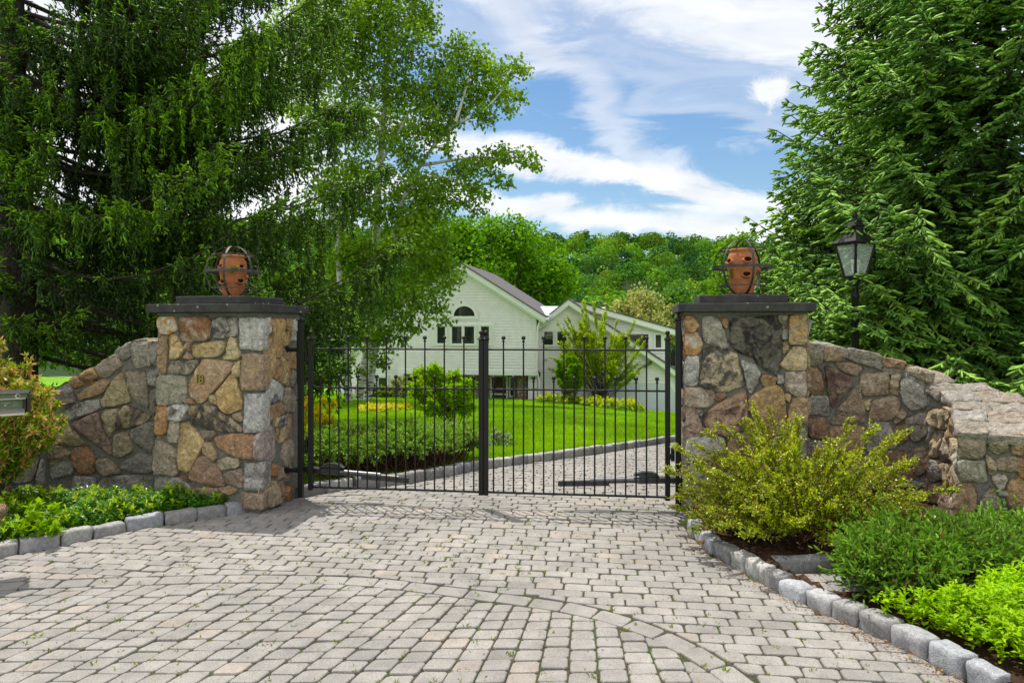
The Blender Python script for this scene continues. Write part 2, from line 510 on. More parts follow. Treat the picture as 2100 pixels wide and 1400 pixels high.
M['bulb'] = m_plain('white_bulb', (.8, .78, .74), .3, .5, var=.02)
# ------------------------------------------------------------------ camera, sun, sky
cam = bpy.data.cameras.new('camera'); co = bpy.data.objects.new('camera', cam); COL.objects.link(co)
co.location = (0, 0, CH); co.rotation_euler = (radians(90), 0, 0)
cam.sensor_width = 36; cam.lens = 24.0; cam.shift_y = (HY - 700) / 2100.0
cam.clip_start = .05; cam.clip_end = 3000
SC.camera = co
SC.view_settings.view_transform = 'Standard'; SC.view_settings.look = 'None'
SC.view_settings.exposure = 0.5; SC.view_settings.gamma = 1.0

SUN_DIR = nrm(np.array([-.20, .29, 1.0]))         # towards the sun
EL = math.asin(SUN_DIR[2]); AZ = atan2(SUN_DIR[0], SUN_DIR[1])
sl = bpy.data.lights.new('sun', 'SUN'); sl.energy = 4.25; sl.angle = radians(.53); sl.color = (1, .955, .88)
so = bpy.data.objects.new('sun', sl); COL.objects.link(so); so.location = (-10, 15, 40)
so.rotation_euler = Vector(SUN_DIR).to_track_quat('Z', 'Y').to_euler()

W = bpy.data.worlds.new('World'); SC.world = W; W.use_nodes = True
nt = W.node_tree; nt.nodes.clear()
class WN(NT):
    def __init__(s, t): s.t = t
w = WN(nt)
wo = w.n('ShaderNodeOutputWorld'); bg = w.n('ShaderNodeBackground'); bg.inputs[1].default_value = .07
sky = w.n('ShaderNodeTexSky', sky_type='NISHITA', sun_disc=False, sun_elevation=EL, sun_rotation=AZ, altitude=100, air_density=1.2, dust_density=.6, ozone_density=2.0)
gen = w.n('ShaderNodeTexCoord').outputs['Generated']
sp = w.n('ShaderNodeSeparateXYZ'); w.l(gen, sp.inputs[0])
dy = w.math('MAXIMUM', sp.outputs[1], .12)
U = w.math('DIVIDE', sp.outputs[0], dy); Z = w.math('DIVIDE', sp.outputs[2], dy)
cb = w.n('ShaderNodeCombineXYZ'); w.l(U, cb.inputs[0]); w.l(Z, cb.inputs[1])
# streaky wisps: noise stretched along the drift of the cloud bands
mp = w.n('ShaderNodeMapping'); mp.inputs['Rotation'].default_value = (0, 0, radians(24)); mp.inputs['Scale'].default_value = (2.2, 7.5, 1); w.l(cb.outputs[0], mp.inputs[0])
n1 = w.noise(1.6, 7, .6, mp.outputs[0], .7)
n2 = w.noise(7., 6, .62, cb.outputs[0], .5)
n3 = w.noise(2.4, 4, .5, cb.outputs[0], .3)
wob = w.math('MULTIPLY', w.math('SUBTRACT', n1, .5), .30)
wob2 = w.math('MULTIPLY', w.math('SUBTRACT', n2, .5), .07)
def band(p0, p1, hw, op, soft=1., wv=1.):
    (x1, y1), (x2, y2) = [((x - CX) / F, (HY - y) / F) for x, y in (p0, p1)]
    L = math.hypot(x2 - x1, y2 - y1); nx, ny = -(y2 - y1) / L, (x2 - x1) / L
    d = w.math('ADD', w.math('ADD', w.math('MULTIPLY', U, nx), w.math('MULTIPLY', Z, ny)), -(x1 * nx + y1 * ny))
    d = w.math('ADD', d, w.math('MULTIPLY', wob, wv)); d = w.math('ADD', d, wob2)
    d = w.math('ABSOLUTE', d)
    mr = w.n('ShaderNodeMapRange', interpolation_type='SMOOTHSTEP')
    h = hw / F
    for i, v in ((1, h * (1 + .6 * soft)), (2, h * (1 - .6 * soft)), (3, 0.), (4, op)): mr.inputs[i].default_value = v
    w.l(d, mr.inputs[0]); return mr.outputs[0]
def union(a, b): return w.math('SUBTRACT', w.math('ADD', a, b), w.math('MULTIPLY', a, b))
c = band((1000, -120), (1640, 50), 112, .88, 1.2, 1.)
for b in (band((1130, 120), (1340, 330), 34, .5, 1.4, .7), band((1330, 170), (1640, 250), 40, .35, 1.5, 1.2),
          band((900, 285), (1600, 425), 29, .93, .9, .34), band((900, 405), (1620, 495), 24, .88, 1., .3),
          band((1090, 300), (1660, 500), 18, .4, 1.2, .5)):
    c = union(c, b)
n5 = w.noise(16., 6, .65, cb.outputs[0], .6)
dx = w.math('SUBTRACT', U, (1568 - CX) / F); dz = w.math('SUBTRACT', Z, (HY - 190) / F)
rr = w.math('SQRT', w.math('ADD', w.math('MULTIPLY', dx, dx), w.math('MULTIPLY', w.math('MULTIPLY', dz, dz), 1.6)))
rr = w.math('ADD', rr, w.math('MULTIPLY', w.math('SUBTRACT', n5, .5), .10))
mr = w.n('ShaderNodeMapRange', interpolation_type='SMOOTHSTEP')
for i, v in ((1, .040), (2, .016), (3, 0.), (4, .85)): mr.inputs[i].default_value = v
w.l(rr, mr.inputs[0]); c = union(c, mr.outputs[0])
# the west of the sky (behind the big spruce) and the rest of the dome: broad broken cloud
left = w.n('ShaderNodeMapRange', interpolation_type='SMOOTHSTEP')
for i, v in ((1, -.12), (2, -.34), (3, 0.), (4, 1.)): left.inputs[i].default_value = v
w.l(U, left.inputs[0])
lc = w.math('MULTIPLY', left.outputs[0], w.ramp(n3, [(.30, .25), (.55, .95)]))
c = union(c, lc)
wisp = w.math('MULTIPLY', w.ramp(n1, [(.58, 0.), (.85, .35)]), 1.)
c = union(c, wisp)
shade = w.ramp(w.noise(3.3, 5, .55, mp.outputs[0], .4), [(.3, (9.0, 9.3, 9.8)), (.65, (11.2, 11.3, 11.4))])
hs = w.n('ShaderNodeHueSaturation'); hs.inputs['Saturation'].default_value = 1.22; hs.inputs['Value'].default_value = 1.32
w.l(sky.outputs[0], hs.inputs['Color'])
# overhead and behind the camera: unseen bright broken cloud, added to fill the shade
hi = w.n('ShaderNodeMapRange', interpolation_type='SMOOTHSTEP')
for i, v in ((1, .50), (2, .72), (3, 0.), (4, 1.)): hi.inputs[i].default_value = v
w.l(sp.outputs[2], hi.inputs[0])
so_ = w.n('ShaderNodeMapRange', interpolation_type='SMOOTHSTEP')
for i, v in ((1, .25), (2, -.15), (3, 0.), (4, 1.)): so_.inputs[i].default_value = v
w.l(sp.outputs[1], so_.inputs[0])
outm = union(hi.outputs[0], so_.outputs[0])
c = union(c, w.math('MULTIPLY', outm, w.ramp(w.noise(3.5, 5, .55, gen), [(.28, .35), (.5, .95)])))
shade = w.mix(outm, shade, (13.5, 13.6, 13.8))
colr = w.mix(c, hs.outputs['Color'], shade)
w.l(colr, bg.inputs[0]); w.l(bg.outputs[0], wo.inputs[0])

# ------------------------------------------------------------------ ground sheets
def sheet(name, x0, x1, y0, y1, nx, ny, zf, mat, holes=None):
    xs = np.linspace(x0, x1, nx + 1); ys = np.linspace(y0, y1, ny + 1)
    X, Y = np.meshgrid(xs, ys); Zz = zf(X, Y)
    i = np.arange(ny)[:, None] * (nx + 1) + np.arange(nx)[None, :]
    Fc = np.stack([i, i + 1, i + nx + 2, i + nx + 1], -1).reshape(-1, 4)
    if holes is not None:
        cx = (xs[:-1] + xs[1:]) / 2; cy = (ys[:-1] + ys[1:]) / 2
        A, B = np.meshgrid(cx, cy); Fc = Fc[~holes(A, B).ravel()]
    mb = MB(); mb.add(np.column_stack([X.ravel(), Y.ravel(), Zz.ravel()]), Fc, smooth=True)
    return tag(mb.build(name, mat, loc=(0, 0, 0)), kind='structure')

def hillz(X, Y):
    g = ground(X, np.minimum(Y, 62))
    t = np.clip((Y - 95) / 260, 0, 1.35)
    g = np.where(Y > 62, g - (Y - 62) * .02, g)
    ridge = 46 - .045 * (X - 0) + 3 * np.sin(X * .021)
    return g + np.maximum(ridge, 20) * (np.where(t < 1, t * t * (3 - 2 * t), 1 - (t - 1) * .3))

sheet('lawn', -60, 60, 5.2, 62, 120, 120, lambda X, Y: ground(X, Y) - .03, M['lawn'])
sheet('ground', -60, 60, -12, 5.2, 60, 16, lambda X, Y: np.full_like(X, -.03), M['lawn'])
sheet('wooded_hill', -420, 420, 62, 460, 84, 60, lambda X, Y: hillz(X, Y), M['forest_floor'])
sheet('far_ground', -1500, 1500, 460, 1500, 10, 6, lambda X, Y: np.full_like(X, 18.) , M['lawn'])

# ------------------------------------------------------------------ the block-paved drive
def gpath(px): return np.array([gp(x, y) for x, y in px])
KL = gpath([(-420, 1222), (-200, 1180), (0, 1143), (76, 1128), (190, 1105), (295, 1083), (405, 1067), (471, 1055), (512, 1048)])       # left kerb, drive side
KR = gpath([(1408, 1086), (1420, 1101), (1447, 1126), (1494, 1156), (1550, 1187), (1608, 1221), (1676, 1250), (1733, 1276), (1786, 1299), (1838, 1323), (1901, 1354), (1959, 1385), (2060, 1440)])
KB = gpath([(612, 1021), (700, 1006), (780, 998), (850, 990), (920, 976), (985, 963), (1060, 953), (1150, 941), (1230, 930), (1310, 917), (1390, 905), (1470, 893), (1560, 880)])   # kerb behind the gate
PLc = np.array([-2.215, 6.03, 0]); pu = np.array([.985, -.172, 0]); pv = np.array([.172, .985, 0])
PL0 = PLc - pu * 1.0                                  # left pillar front-left corner
PR0 = np.array([1.515, 5.94, 0])                      # right pillar front-left corner
PW, PD, PH = 1.0, .72, 1.768
drive_poly = np.concatenate([[[-6.5, 1.2]], KL[::-1][::-1][:, :2], [PLc[:2]], [(PLc + pv * PD)[:2]], KB[:, :2],
                             [[9.5, 15.2]], [[7.5, 12.6]], [[4.6, 10.4]], [[2.6, 8.6]], [[1.66, 7.2]], [(PR0 + pv * PD)[:2]], [PR0[:2]], KR[:, :2], [[2.4, 1.2]]])
def inpoly(X, Y, P):
    X = np.asarray(X, float); Y = np.asarray(Y, float); r = np.zeros(X.shape, bool); j = len(P) - 1
    for i in range(len(P)):
        xi, yi = P[i][:2]; xj, yj = P[j][:2]
        c = ((yi > Y) != (yj > Y)) & (X < (xj - xi) * (Y - yi) / (yj - yi + 1e-12) + xi)
        r ^= c; j = i
    return r
ARC = gpath([(-700, 1228), (-300, 1212), (0, 1201), (250, 1190), (476, 1184), (743, 1189), (905, 1209), (1000, 1221), (1183, 1245), (1325, 1283), (1435, 1337), (1524, 1397), (1590, 1460)])[:, :2]
def resample(P, step):
    P = np.asarray(P, float); d = np.r_[0, np.cumsum(np.linalg.norm(np.diff(P, axis=0), axis=1))]
    n = max(2, int(round(d[-1] / step)) + 1); s = np.linspace(0, d[-1], n)
    return np.column_stack([np.interp(s, d, P[:, k]) for k in range(P.shape[1])])
def smoothp(P, k=2):
    P = np.asarray(P, float)
    for _ in range(k):
        Q = P.copy(); Q[1:-1] = .25 * P[:-2] + .5 * P[1:-1] + .25 * P[2:]; P = Q
    return P
ARC = smoothp(resample(ARC, .1), 6)
def near(P, q):
    d = np.linalg.norm(P - q, axis=1); i = int(d.argmin()); i0 = max(0, i - 1); i1 = min(len(P) - 1, i + 1)
    t = P[i1] - P[i0]; t = t / np.linalg.norm(t); nn = np.array([t[1], -t[0]])      # right-hand side of travel
    return (q - P[i]) @ nn, t, nn, P[i]
def clip(poly, p, nn):
    """keep the part with (x-p).nn <= 0"""
    out = []
    for i in range(len(poly)):
        a, b = poly[i], poly[(i + 1) % len(poly)]
        da, db = (a - p) @ nn, (b - p) @ nn
        if da <= 0: out.append(a)
        if da * db < 0: out.append(a + (b - a) * da / (da - db))
    return out
def area(poly):
    p = np.array(poly); x, y = p[:, 0], p[:, 1]
    return abs(np.dot(x, np.roll(y, -1)) - np.dot(y, np.roll(x, -1))) / 2
pave = MB()
def paver(poly, gap=.0036):
    if len(poly) < 3 or area(poly) < .0035: return
    p = np.array(poly); c = p.mean(0)
    keep = [i for i in range(len(p)) if np.linalg.norm(p[i] - p[i - 1]) > .012]
    if len(keep) < 3: return
    p = p[keep]
    if np.cross(p[1] - p[0], p[2] - p[1]) < 0: p = p[::-1]
    R = np.linalg.norm(p - c, axis=1, keepdims=True)
    p = c + (p - c) * (1 - gap * 1.4 / R) + rng.normal(0, .0022, p.shape)
    q = []
    for i in range(len(p)):
        a, b, d = p[i - 1], p[i], p[(i + 1) % len(p)]
        q.append(b + (a - b) * min(.13, .015 / (np.linalg.norm(a - b) + 1e-6))); q.append(b + (d - b) * min(.13, .015 / (np.linalg.norm(d - b) + 1e-6)))
    q = np.array(q); n = len(q)
    Rq = np.linalg.norm(q - c, axis=1, keepdims=True)
    def mk(inset, z): 
        w_ = c + (q - c) * (1 - inset / Rq); return np.column_stack([w_, z + tz(w_)])
    h = rng.normal(0, .0022); g = rng.normal(0, .012, 2)
    tz = lambda w_: ground(w_[:, 0], w_[:, 1]) + h + (w_ - c) @ g
    V = np.concatenate([mk(.0, -.03), mk(.0, -.008), mk(.003, -.0022), mk(.009, .0)])
    Fc = []
    for k in range(3):
        for i in range(n):
            Fc.append([k * n + i, k * n + (i + 1) % n, (k + 1) * n + (i + 1) % n, (k + 1) * n + i])
    Fc.append([3 * n + i for i in range(n)])
    u_ = rng.random(); b = rng.normal(1, .045)
    col = np.array([.258, .244, .226]) * (1 - u_ * .5) + np.array([.252, .246, .238]) * u_ * .5
    if rng.random() < .06: col = np.array([.288, .258, .230])
    if rng.random() < .05: col = np.array([.24, .228, .212])
    pave.add(V, Fc, c1=col * b, smooth=False)
edges = [(resample(KL[:, :2], .08), 1), (resample(KR[:, :2], .08), 1), (resample(KB[:, :2], .1), 1)]
def trim(poly):
    c = np.mean(poly, 0)
    for E, s in edges:
        d, t, nn, p = near(E, c)
        if np.linalg.norm(c - p) < .35:
            poly = clip(poly, p, nn * SIDE[id(E)])
            if len(poly) < 3: return []
    return poly
SIDE = {}
for E, s in edges:      # which side is the drive
    m = len(E) // 2; t = E[m + 1] - E[m]; t /= np.linalg.norm(t); nn = np.array([t[1], -t[0]])
    q = E[m] + nn * .12
    SIDE[id(E)] = -1 if inpoly(q[0], q[1], drive_poly) else 1
m = len(ARC) // 2
a_in = near(ARC, np.array([0., 2.6]))[0]              # sign of the inside of the apron arc
# (a) apron: columns fanning towards the gate
for i in range(-36, 19):
    off = (i % 2) * .03 + rng.random() * .03
    for j in range(-21, 20):
        def wp(ci, yj):
            c0 = ci * .140; th = np.interp(c0, [-3.0, -.8, .1, .8, 1.4], [.30, .36, .16, .0, -.06])
            return np.array([c0 + th * (yj - 3.35), yj])
        y0 = 3.35 + j * .114 + off
        poly = [wp(i, y0), wp(i + 1, y0), wp(i + 1, y0 + .114), wp(i, y0 + .114)]
        c = np.mean(poly, 0)
        d, t, nn, p = near(ARC, c)
        if d * np.sign(a_in) < -.02: continue
        poly = clip(poly, p + nn * np.sign(a_in) * .075, -nn * np.sign(a_in))
        if len(poly) < 3: continue
        if not inpoly(c[0], c[1], drive_poly): continue
        poly = trim(poly)
        if len(poly) > 2: paver(poly)
# (b) the soldier course on the arc
A2 = resample(ARC, .205)
for k in range(len(A2) - 1):
    t = A2[k + 1] - A2[k]; t /= np.linalg.norm(t); nn = np.array([t[1], -t[0]])
    poly = [A2[k] - nn * .07, A2[k + 1] - nn * .07, A2[k + 1] + nn * .07, A2[k] + nn * .07]
    c = np.mean(poly, 0)
    if inpoly(c[0], c[1], drive_poly): paver(trim(poly))
# (c) running bond outside the arc and on behind the gate
fu = np.array([.993, -.115]); fv = np.array([.115, .993])
for j in range(-26, 114):
    a = -7.5 + (.09 if j % 2 else 0.) + rng.normal(0, .008)
    while a < 9.5:
        L = random.choice([.176, .18, .184])
        o = np.array([0, 4.0])
        poly = [o + fu * a + fv * (j * .104), o + fu * (a + L) + fv * (j * .104), o + fu * (a + L) + fv * ((j + 1) * .104), o + fu * a + fv * ((j + 1) * .104)]
        a += L
        c = np.mean(poly, 0)
        if not inpoly(c[0], c[1], drive_poly): 
            ok = False
            for q in poly:
                if inpoly(q[0], q[1], drive_poly): ok = True
            if not ok: continue
        d, t, nn, p = near(ARC, c)
        if np.linalg.norm(c - p) < 1.2:
            if d * np.sign(a_in) > .0: continue
            poly = clip(poly, p - nn * np.sign(a_in) * .075, nn * np.sign(a_in))
            if len(poly) < 3: continue
        elif d * a_in > 0 and c[1] < 4.2: continue
        poly = trim(poly)
        if len(poly) > 2: paver(poly)
# (d) the strip of paving that leads off to the right between the beds
for j in range(2):
    a = 0.
    while a < 2.2:
        L = random.choice([.2, .23, .17]); o = np.array([1.78, 4.10])
        poly = [o + np.array([a, j * .15 + a * .05]), o + np.array([a + L, j * .15 + (a + L) * .05]), o + np.array([a + L, (j + 1) * .15 + (a + L) * .05]), o + np.array([a, (j + 1) * .15 + a * .05])]
        a += L; n0 = len(pave.V); paver(poly)
        if len(pave.V) > n0: pave.V[-1][:, 2] += .055
drive = pave.build('driveway', M['paver'], loc=(0, 0, 0)); tag(drive, kind='structure')
sheet('paving_bed', -7, 10, 1.1, 15.5, 60, 120, lambda X, Y: ground(X, Y) - .012, M['joint'], holes=lambda X, Y: ~inpoly(X, Y, drive_poly))
# ------------------------------------------------------------------ fieldstone masonry
def smooth_poly(P, it=2):
    P = np.asarray(P, float)
    for _ in range(it):
        Q = np.roll(P, -1, 0); P = np.stack([P * .90 + Q * .10, P * .10 + Q * .90], 1).reshape(-1, 2)
    return P
def contour(P, n):
    P = np.vstack([P, P[:1]]); d = np.r_[0, np.cumsum(np.linalg.norm(np.diff(P, axis=0), axis=1))]
    s = np.linspace(0, d[-1], n, endpoint=False)
    return np.column_stack([np.interp(s, d, P[:, k]) for k in range(2)])
SEED = [0.]
RS = [1.0, .998, .99, .972, .93, .84, .70, .52, .34, .16]
def stone(mb, fmap, P, depth, c1, c2=None, n=30):
    """a face stone: outline P (u,v metres) raised 'depth' out of the mortar; fmap(u,v,d) -> xyz"""
    SEED[0] += 1.37; sd = SEED[0]
    P = np.asarray(P, float)
    if np.sum(P[:, 0] * np.roll(P[:, 1], -1) - P[:, 1] * np.roll(P[:, 0], -1)) < 0: P = P[::-1]
    C = contour(smooth_poly(P, 1), n)
    x, y = C[:, 0], C[:, 1]; cr = x * np.roll(y, -1) - np.roll(x, -1) * y; A = cr.sum() / 2
    cen = np.array([((x + np.roll(x, -1)) * cr).sum(), ((y + np.roll(y, -1)) * cr).sum()]) / (6 * A)
    C = cen + (C - cen) * (1 + .0055 / np.linalg.norm(C - cen, axis=1, keepdims=True))
    C = C + np.array([[mnoise.noise(Vector((p[0] * 22, p[1] * 22, sd))), mnoise.noise(Vector((p[0] * 22, p[1] * 22, sd + 40)))] for p in C]) * .009
    HT = [-.25, .42, .76, .90, .98, 1.02, 1.04, 1.03, 1.03, 1.02]
    tilt = rng.normal(0, .32, 2); size = sqrt(abs(A))
    fc = [(rng.random() * 2 * pi, rng.uniform(.12, .42)) for _ in range(3)]
    V = []
    def hgt(q, k):
        e = (q - cen) / size
        h = HT[k] + (e @ tilt) * (k > 1) * .8
        if k > 1:
            for an, of in fc:                                   # broken facets
                s_ = e[0] * cos(an) + e[1] * sin(an) - of
                if s_ > 0: h -= s_ * 1.7
            h += mnoise.noise(Vector((q[0] * 14, q[1] * 14, sd))) * .36 + mnoise.noise(Vector((q[0] * 34, q[1] * 34, sd + 3))) * .20
            h += abs(mnoise.noise(Vector((q[0] * 8, q[1] * 8, sd + 7)))) * -.3
        return max(h, .12) if k > 1 else h
    for k, s in enumerate(RS):
        for p in C:
            q = cen + (p - cen) * s
            V.append(fmap(q[0], q[1], depth * hgt(q, k)))
    V.append(fmap(cen[0], cen[1], depth * hgt(cen, 9)))
    m = len(RS); Fc = []
    for k in range(m - 1):
        for i in range(n): Fc.append([k * n + i, k * n + (i + 1) % n, (k + 1) * n + (i + 1) % n, (k + 1) * n + i])
    for i in range(n): Fc.append([(m - 1) * n + i, (m - 1) * n + (i + 1) % n, m * n])
    v = 1 + rng.normal(0, .05)
    mb.add(V, Fc, c1=np.array(c1) * v, c2=np.array(c2 if c2 is not None else np.array(c1) * .8) * v, smooth=True)

PAL = [((.36, .32, .26), (.27, .23, .18)), ((.42, .34, .24), (.33, .27, .20)), ((.46, .39, .27), (.38, .30, .20)), ((.30, .285, .25), (.40, .38, .34)),
       ((.36, .23, .14), (.30, .22, .17)), ((.42, .41, .38), (.28, .27, .26)), ((.30, .22, .18), (.22, .17, .15)), ((.44, .28, .15), (.36, .27, .2))]
def voro(u0, u1, v0, v1, size, keep=None, seed=1):
    """rubble pattern: Voronoi cells of a jittered grid, each shrunk by its mortar joint"""
    r = np.random.default_rng(seed); pts = []
    nu = max(1, int(round((u1 - u0) / size))); nv = max(1, int(round((v1 - v0) / size)))
    for i in range(-1, nu + 1):
        for j in range(-1, nv + 1):
            pts.append([u0 + (i + .5 + r.uniform(-.36, .36) + .25 * (j % 2)) * (u1 - u0) / nu, v0 + (j + .5 + r.uniform(-.36, .36)) * (v1 - v0) / nv])
    pts = np.array(pts); out = []
    for k, p in enumerate(pts):
        if keep is not None and not keep(p[0], p[1]): continue
        cell = [np.array(q, float) for q in ((u0, v0), (u1, v0), (u1, v1), (u0, v1))]
        for l, q in enumerate(pts):
            if l == k or np.linalg.norm(q - p) > size * 3: continue
            d = (q - p); L = np.linalg.norm(d); cell = clip(cell, (p + q) / 2 - d / L * .011, d / L)
            if len(cell) < 3: break
        if len(cell) >= 3 and area(cell) > .002: out.append(np.array(cell))
    return out

Z3 = np.array([0, 0, 1.])
class Plane:
    def __init__(s, O, U, Nout): s.O = np.array(O, float); s.U = np.array(U, float); s.N = np.array(Nout, float)
    def __call__(s, u, v, d): return s.O + s.U * u + Z3 * v + s.N * d
    def hit(s, px, py):
        r = ray(px, py); o = np.array([0, 0, CH]); t = ((s.O + s.N * .02 - o) @ s.N) / (r @ s.N); p = o + r * t
        return np.array([(p - s.O) @ s.U, p[2]])
class Strip:
    """vertical face standing on a bent line in plan"""
    def __init__(s, P, side):
        s.P = np.asarray(P, float); s.d = np.r_[0, np.cumsum(np.linalg.norm(np.diff(s.P, axis=0), axis=1))]
        T = nrm(np.gradient(s.P, axis=0)); s.Nn = np.column_stack([T[:, 1], -T[:, 0]]) * side
    def __call__(s, u, v, d):
        p = [np.interp(u, s.d, s.P[:, k]) + d * np.interp(u, s.d, s.Nn[:, k]) for k in (0, 1)]
        return np.array([p[0], p[1], v])
    def hit(s, px, py):
        r = ray(px, py); best = None
        for i in range(len(s.P) - 1):
            a, b = s.P[i] + s.Nn[i] * .02, s.P[i + 1] + s.Nn[i + 1] * .02
            e = b - a; den = r[0] * e[1] - r[1] * e[0]
            if abs(den) < 1e-9: continue
            t = (a[0] * e[1] - a[1] * e[0]) / den
            k = ((r[:2] * t - a) @ e) / (e @ e)
            if t > 0 and -1e-6 <= k <= 1 + 1e-6 and (best is None or t < best[0]): best = (t, s.d[i] + k * np.linalg.norm(e))
        if best is None: return None
        return np.array([best[1], CH + r[2] * best[0]])
def traced(mb, plane, items, ox, oy, sc, depth=.042, shrink=0.0):
    for it in items:
        P, c1 = it[0], it[1]; c2 = it[2] if len(it) > 2 else None
        Q = [plane.hit(ox + x / sc, oy + y / sc) for x, y in P]
        if any(q is None for q in Q): continue
        stone(mb, plane, Q, depth * rng.uniform(.8, 1.2), c1, c2)

cream = (.56, .46, .30); tan = (.42, .32, .21); gry = (.36, .35, .32); lgr = (.52, .51, .48); brn = (.30, .21, .15); rust = (.46, .26, .12); dk = (.10, .095, .09); olive = (.34, .33, .27); pink = (.46, .34, .25); white = (.62, .60, .56)
LF = [([(78, 35), (195, 30), (205, 125), (150, 152), (80, 147)], (.60, .53, .43), (.52, .33, .18)), ([(212, 38), (435, 30), (437, 165), (410, 197), (235, 197)], (.28, .16, .10), (.42, .33, .26)),
 ([(442, 40), (620, 32), (622, 160), (465, 183), (440, 120)], (.40, .38, .33), dk), ([(80, 160), (142, 165), (132, 415), (80, 413)], (.42, .31, .21)),
 ([(160, 150), (192, 152), (262, 247), (207, 324), (155, 317)], cream, (.52, .40, .22)), ([(256, 203), (307, 203), (292, 264), (270, 264)], pink), ([(268, 262), (320, 322), (243, 322)], pink),
 ([(303, 222), (545, 193), (532, 272), (470, 307), (325, 307)], cream, (.50, .38, .21)), ([(580, 170), (612, 178), (622, 235), (647, 302), (620, 322), (518, 322), (550, 260), (558, 185)], (.58, .49, .33)),
 ([(150, 365), (185, 333), (362, 320), (352, 360), (290, 422), (200, 432), (138, 420)], (.34, .30, .24), (.09, .08, .07)), ([(395, 318), (592, 338), (572, 402), (372, 638), (288, 562), (288, 480), (338, 400)], (.46, .36, .26), (.40, .28, .19)),
 ([(602, 340), (642, 322), (643, 442), (610, 447), (583, 390)], cream), ([(580, 413), (607, 425), (657, 652), (550, 697), (488, 642), (478, 560)], (.56, .44, .26), (.50, .37, .2)), ([(430, 573), (473, 550), (484, 632), (438, 612)], cream),
 ([(62, 437), (180, 430), (270, 443), (272, 597), (235, 622), (64, 637)], (.35, .34, .27), (.40, .37, .30)), ([(288, 588), (322, 620), (310, 642), (254, 615)], tan), ([(148, 633), (290, 628), (292, 732), (150, 742)], lgr, (.20, .18, .17)),
 ([(64, 645), (137, 643), (144, 690), (132, 834), (62, 832)], (.50, .29, .13), (.42, .27, .16)), ([(310, 643), (355, 640), (342, 680), (305, 752), (296, 690)], (.46, .38, .26)),
 ([(420, 593), (500, 678), (580, 720), (664, 800), (655, 817), (530, 820), (306, 770), (360, 668)], (.42, .35, .26), (.10, .09, .08)), ([(565, 702), (656, 685), (657, 744), (625, 742)], (.36, .28, .20)),
 ([(165, 743), (224, 750), (217, 892), (143, 880)], (.42, .38, .30)), ([(235, 755), (280, 753), (387, 860), (392, 900), (287, 1097), (228, 1062), (220, 880)], (.54, .43, .26), (.47, .36, .22)),
 ([(366, 813), (462, 810), (472, 830), (402, 892)], (.36, .31, .26)), ([(453, 848), (620, 828), (752, 845), (747, 1003), (600, 987), (488, 930)], (.44, .29, .19), (.38, .26, .18)), ([(57, 850), (212, 933), (220, 1113), (48, 1108)], (.36, .31, .24), (.30, .26, .21)),
 ([(400, 888), (452, 888), (480, 985), (462, 1022), (418, 990), (388, 940)], (.48, .38, .26)), ([(488, 1000), (632, 993), (633, 1052), (510, 1080), (483, 1040)], (.48, .43, .33)),
 ([(320, 990), (420, 983), (503, 1085), (543, 1183), (440, 1182), (287, 1130)], (.36, .25, .18), (.30, .23, .18)), ([(530, 1100), (658, 1063), (658, 1198), (560, 1177), (518, 1140)], (.34, .28, .22)),
 ([(500, 1198), (602, 1190), (617, 1222), (560, 1247)], tan), ([(240, 1105), (285, 1135), (290, 1165), (215, 1140)], brn), ([(50, 1120), (225, 1125), (300, 1190), (300, 1250), (50, 1250)], gry), ([(310, 1195), (490, 1205), (540, 1255), (500, 1340), (310, 1290)], (.34, .27, .2))]
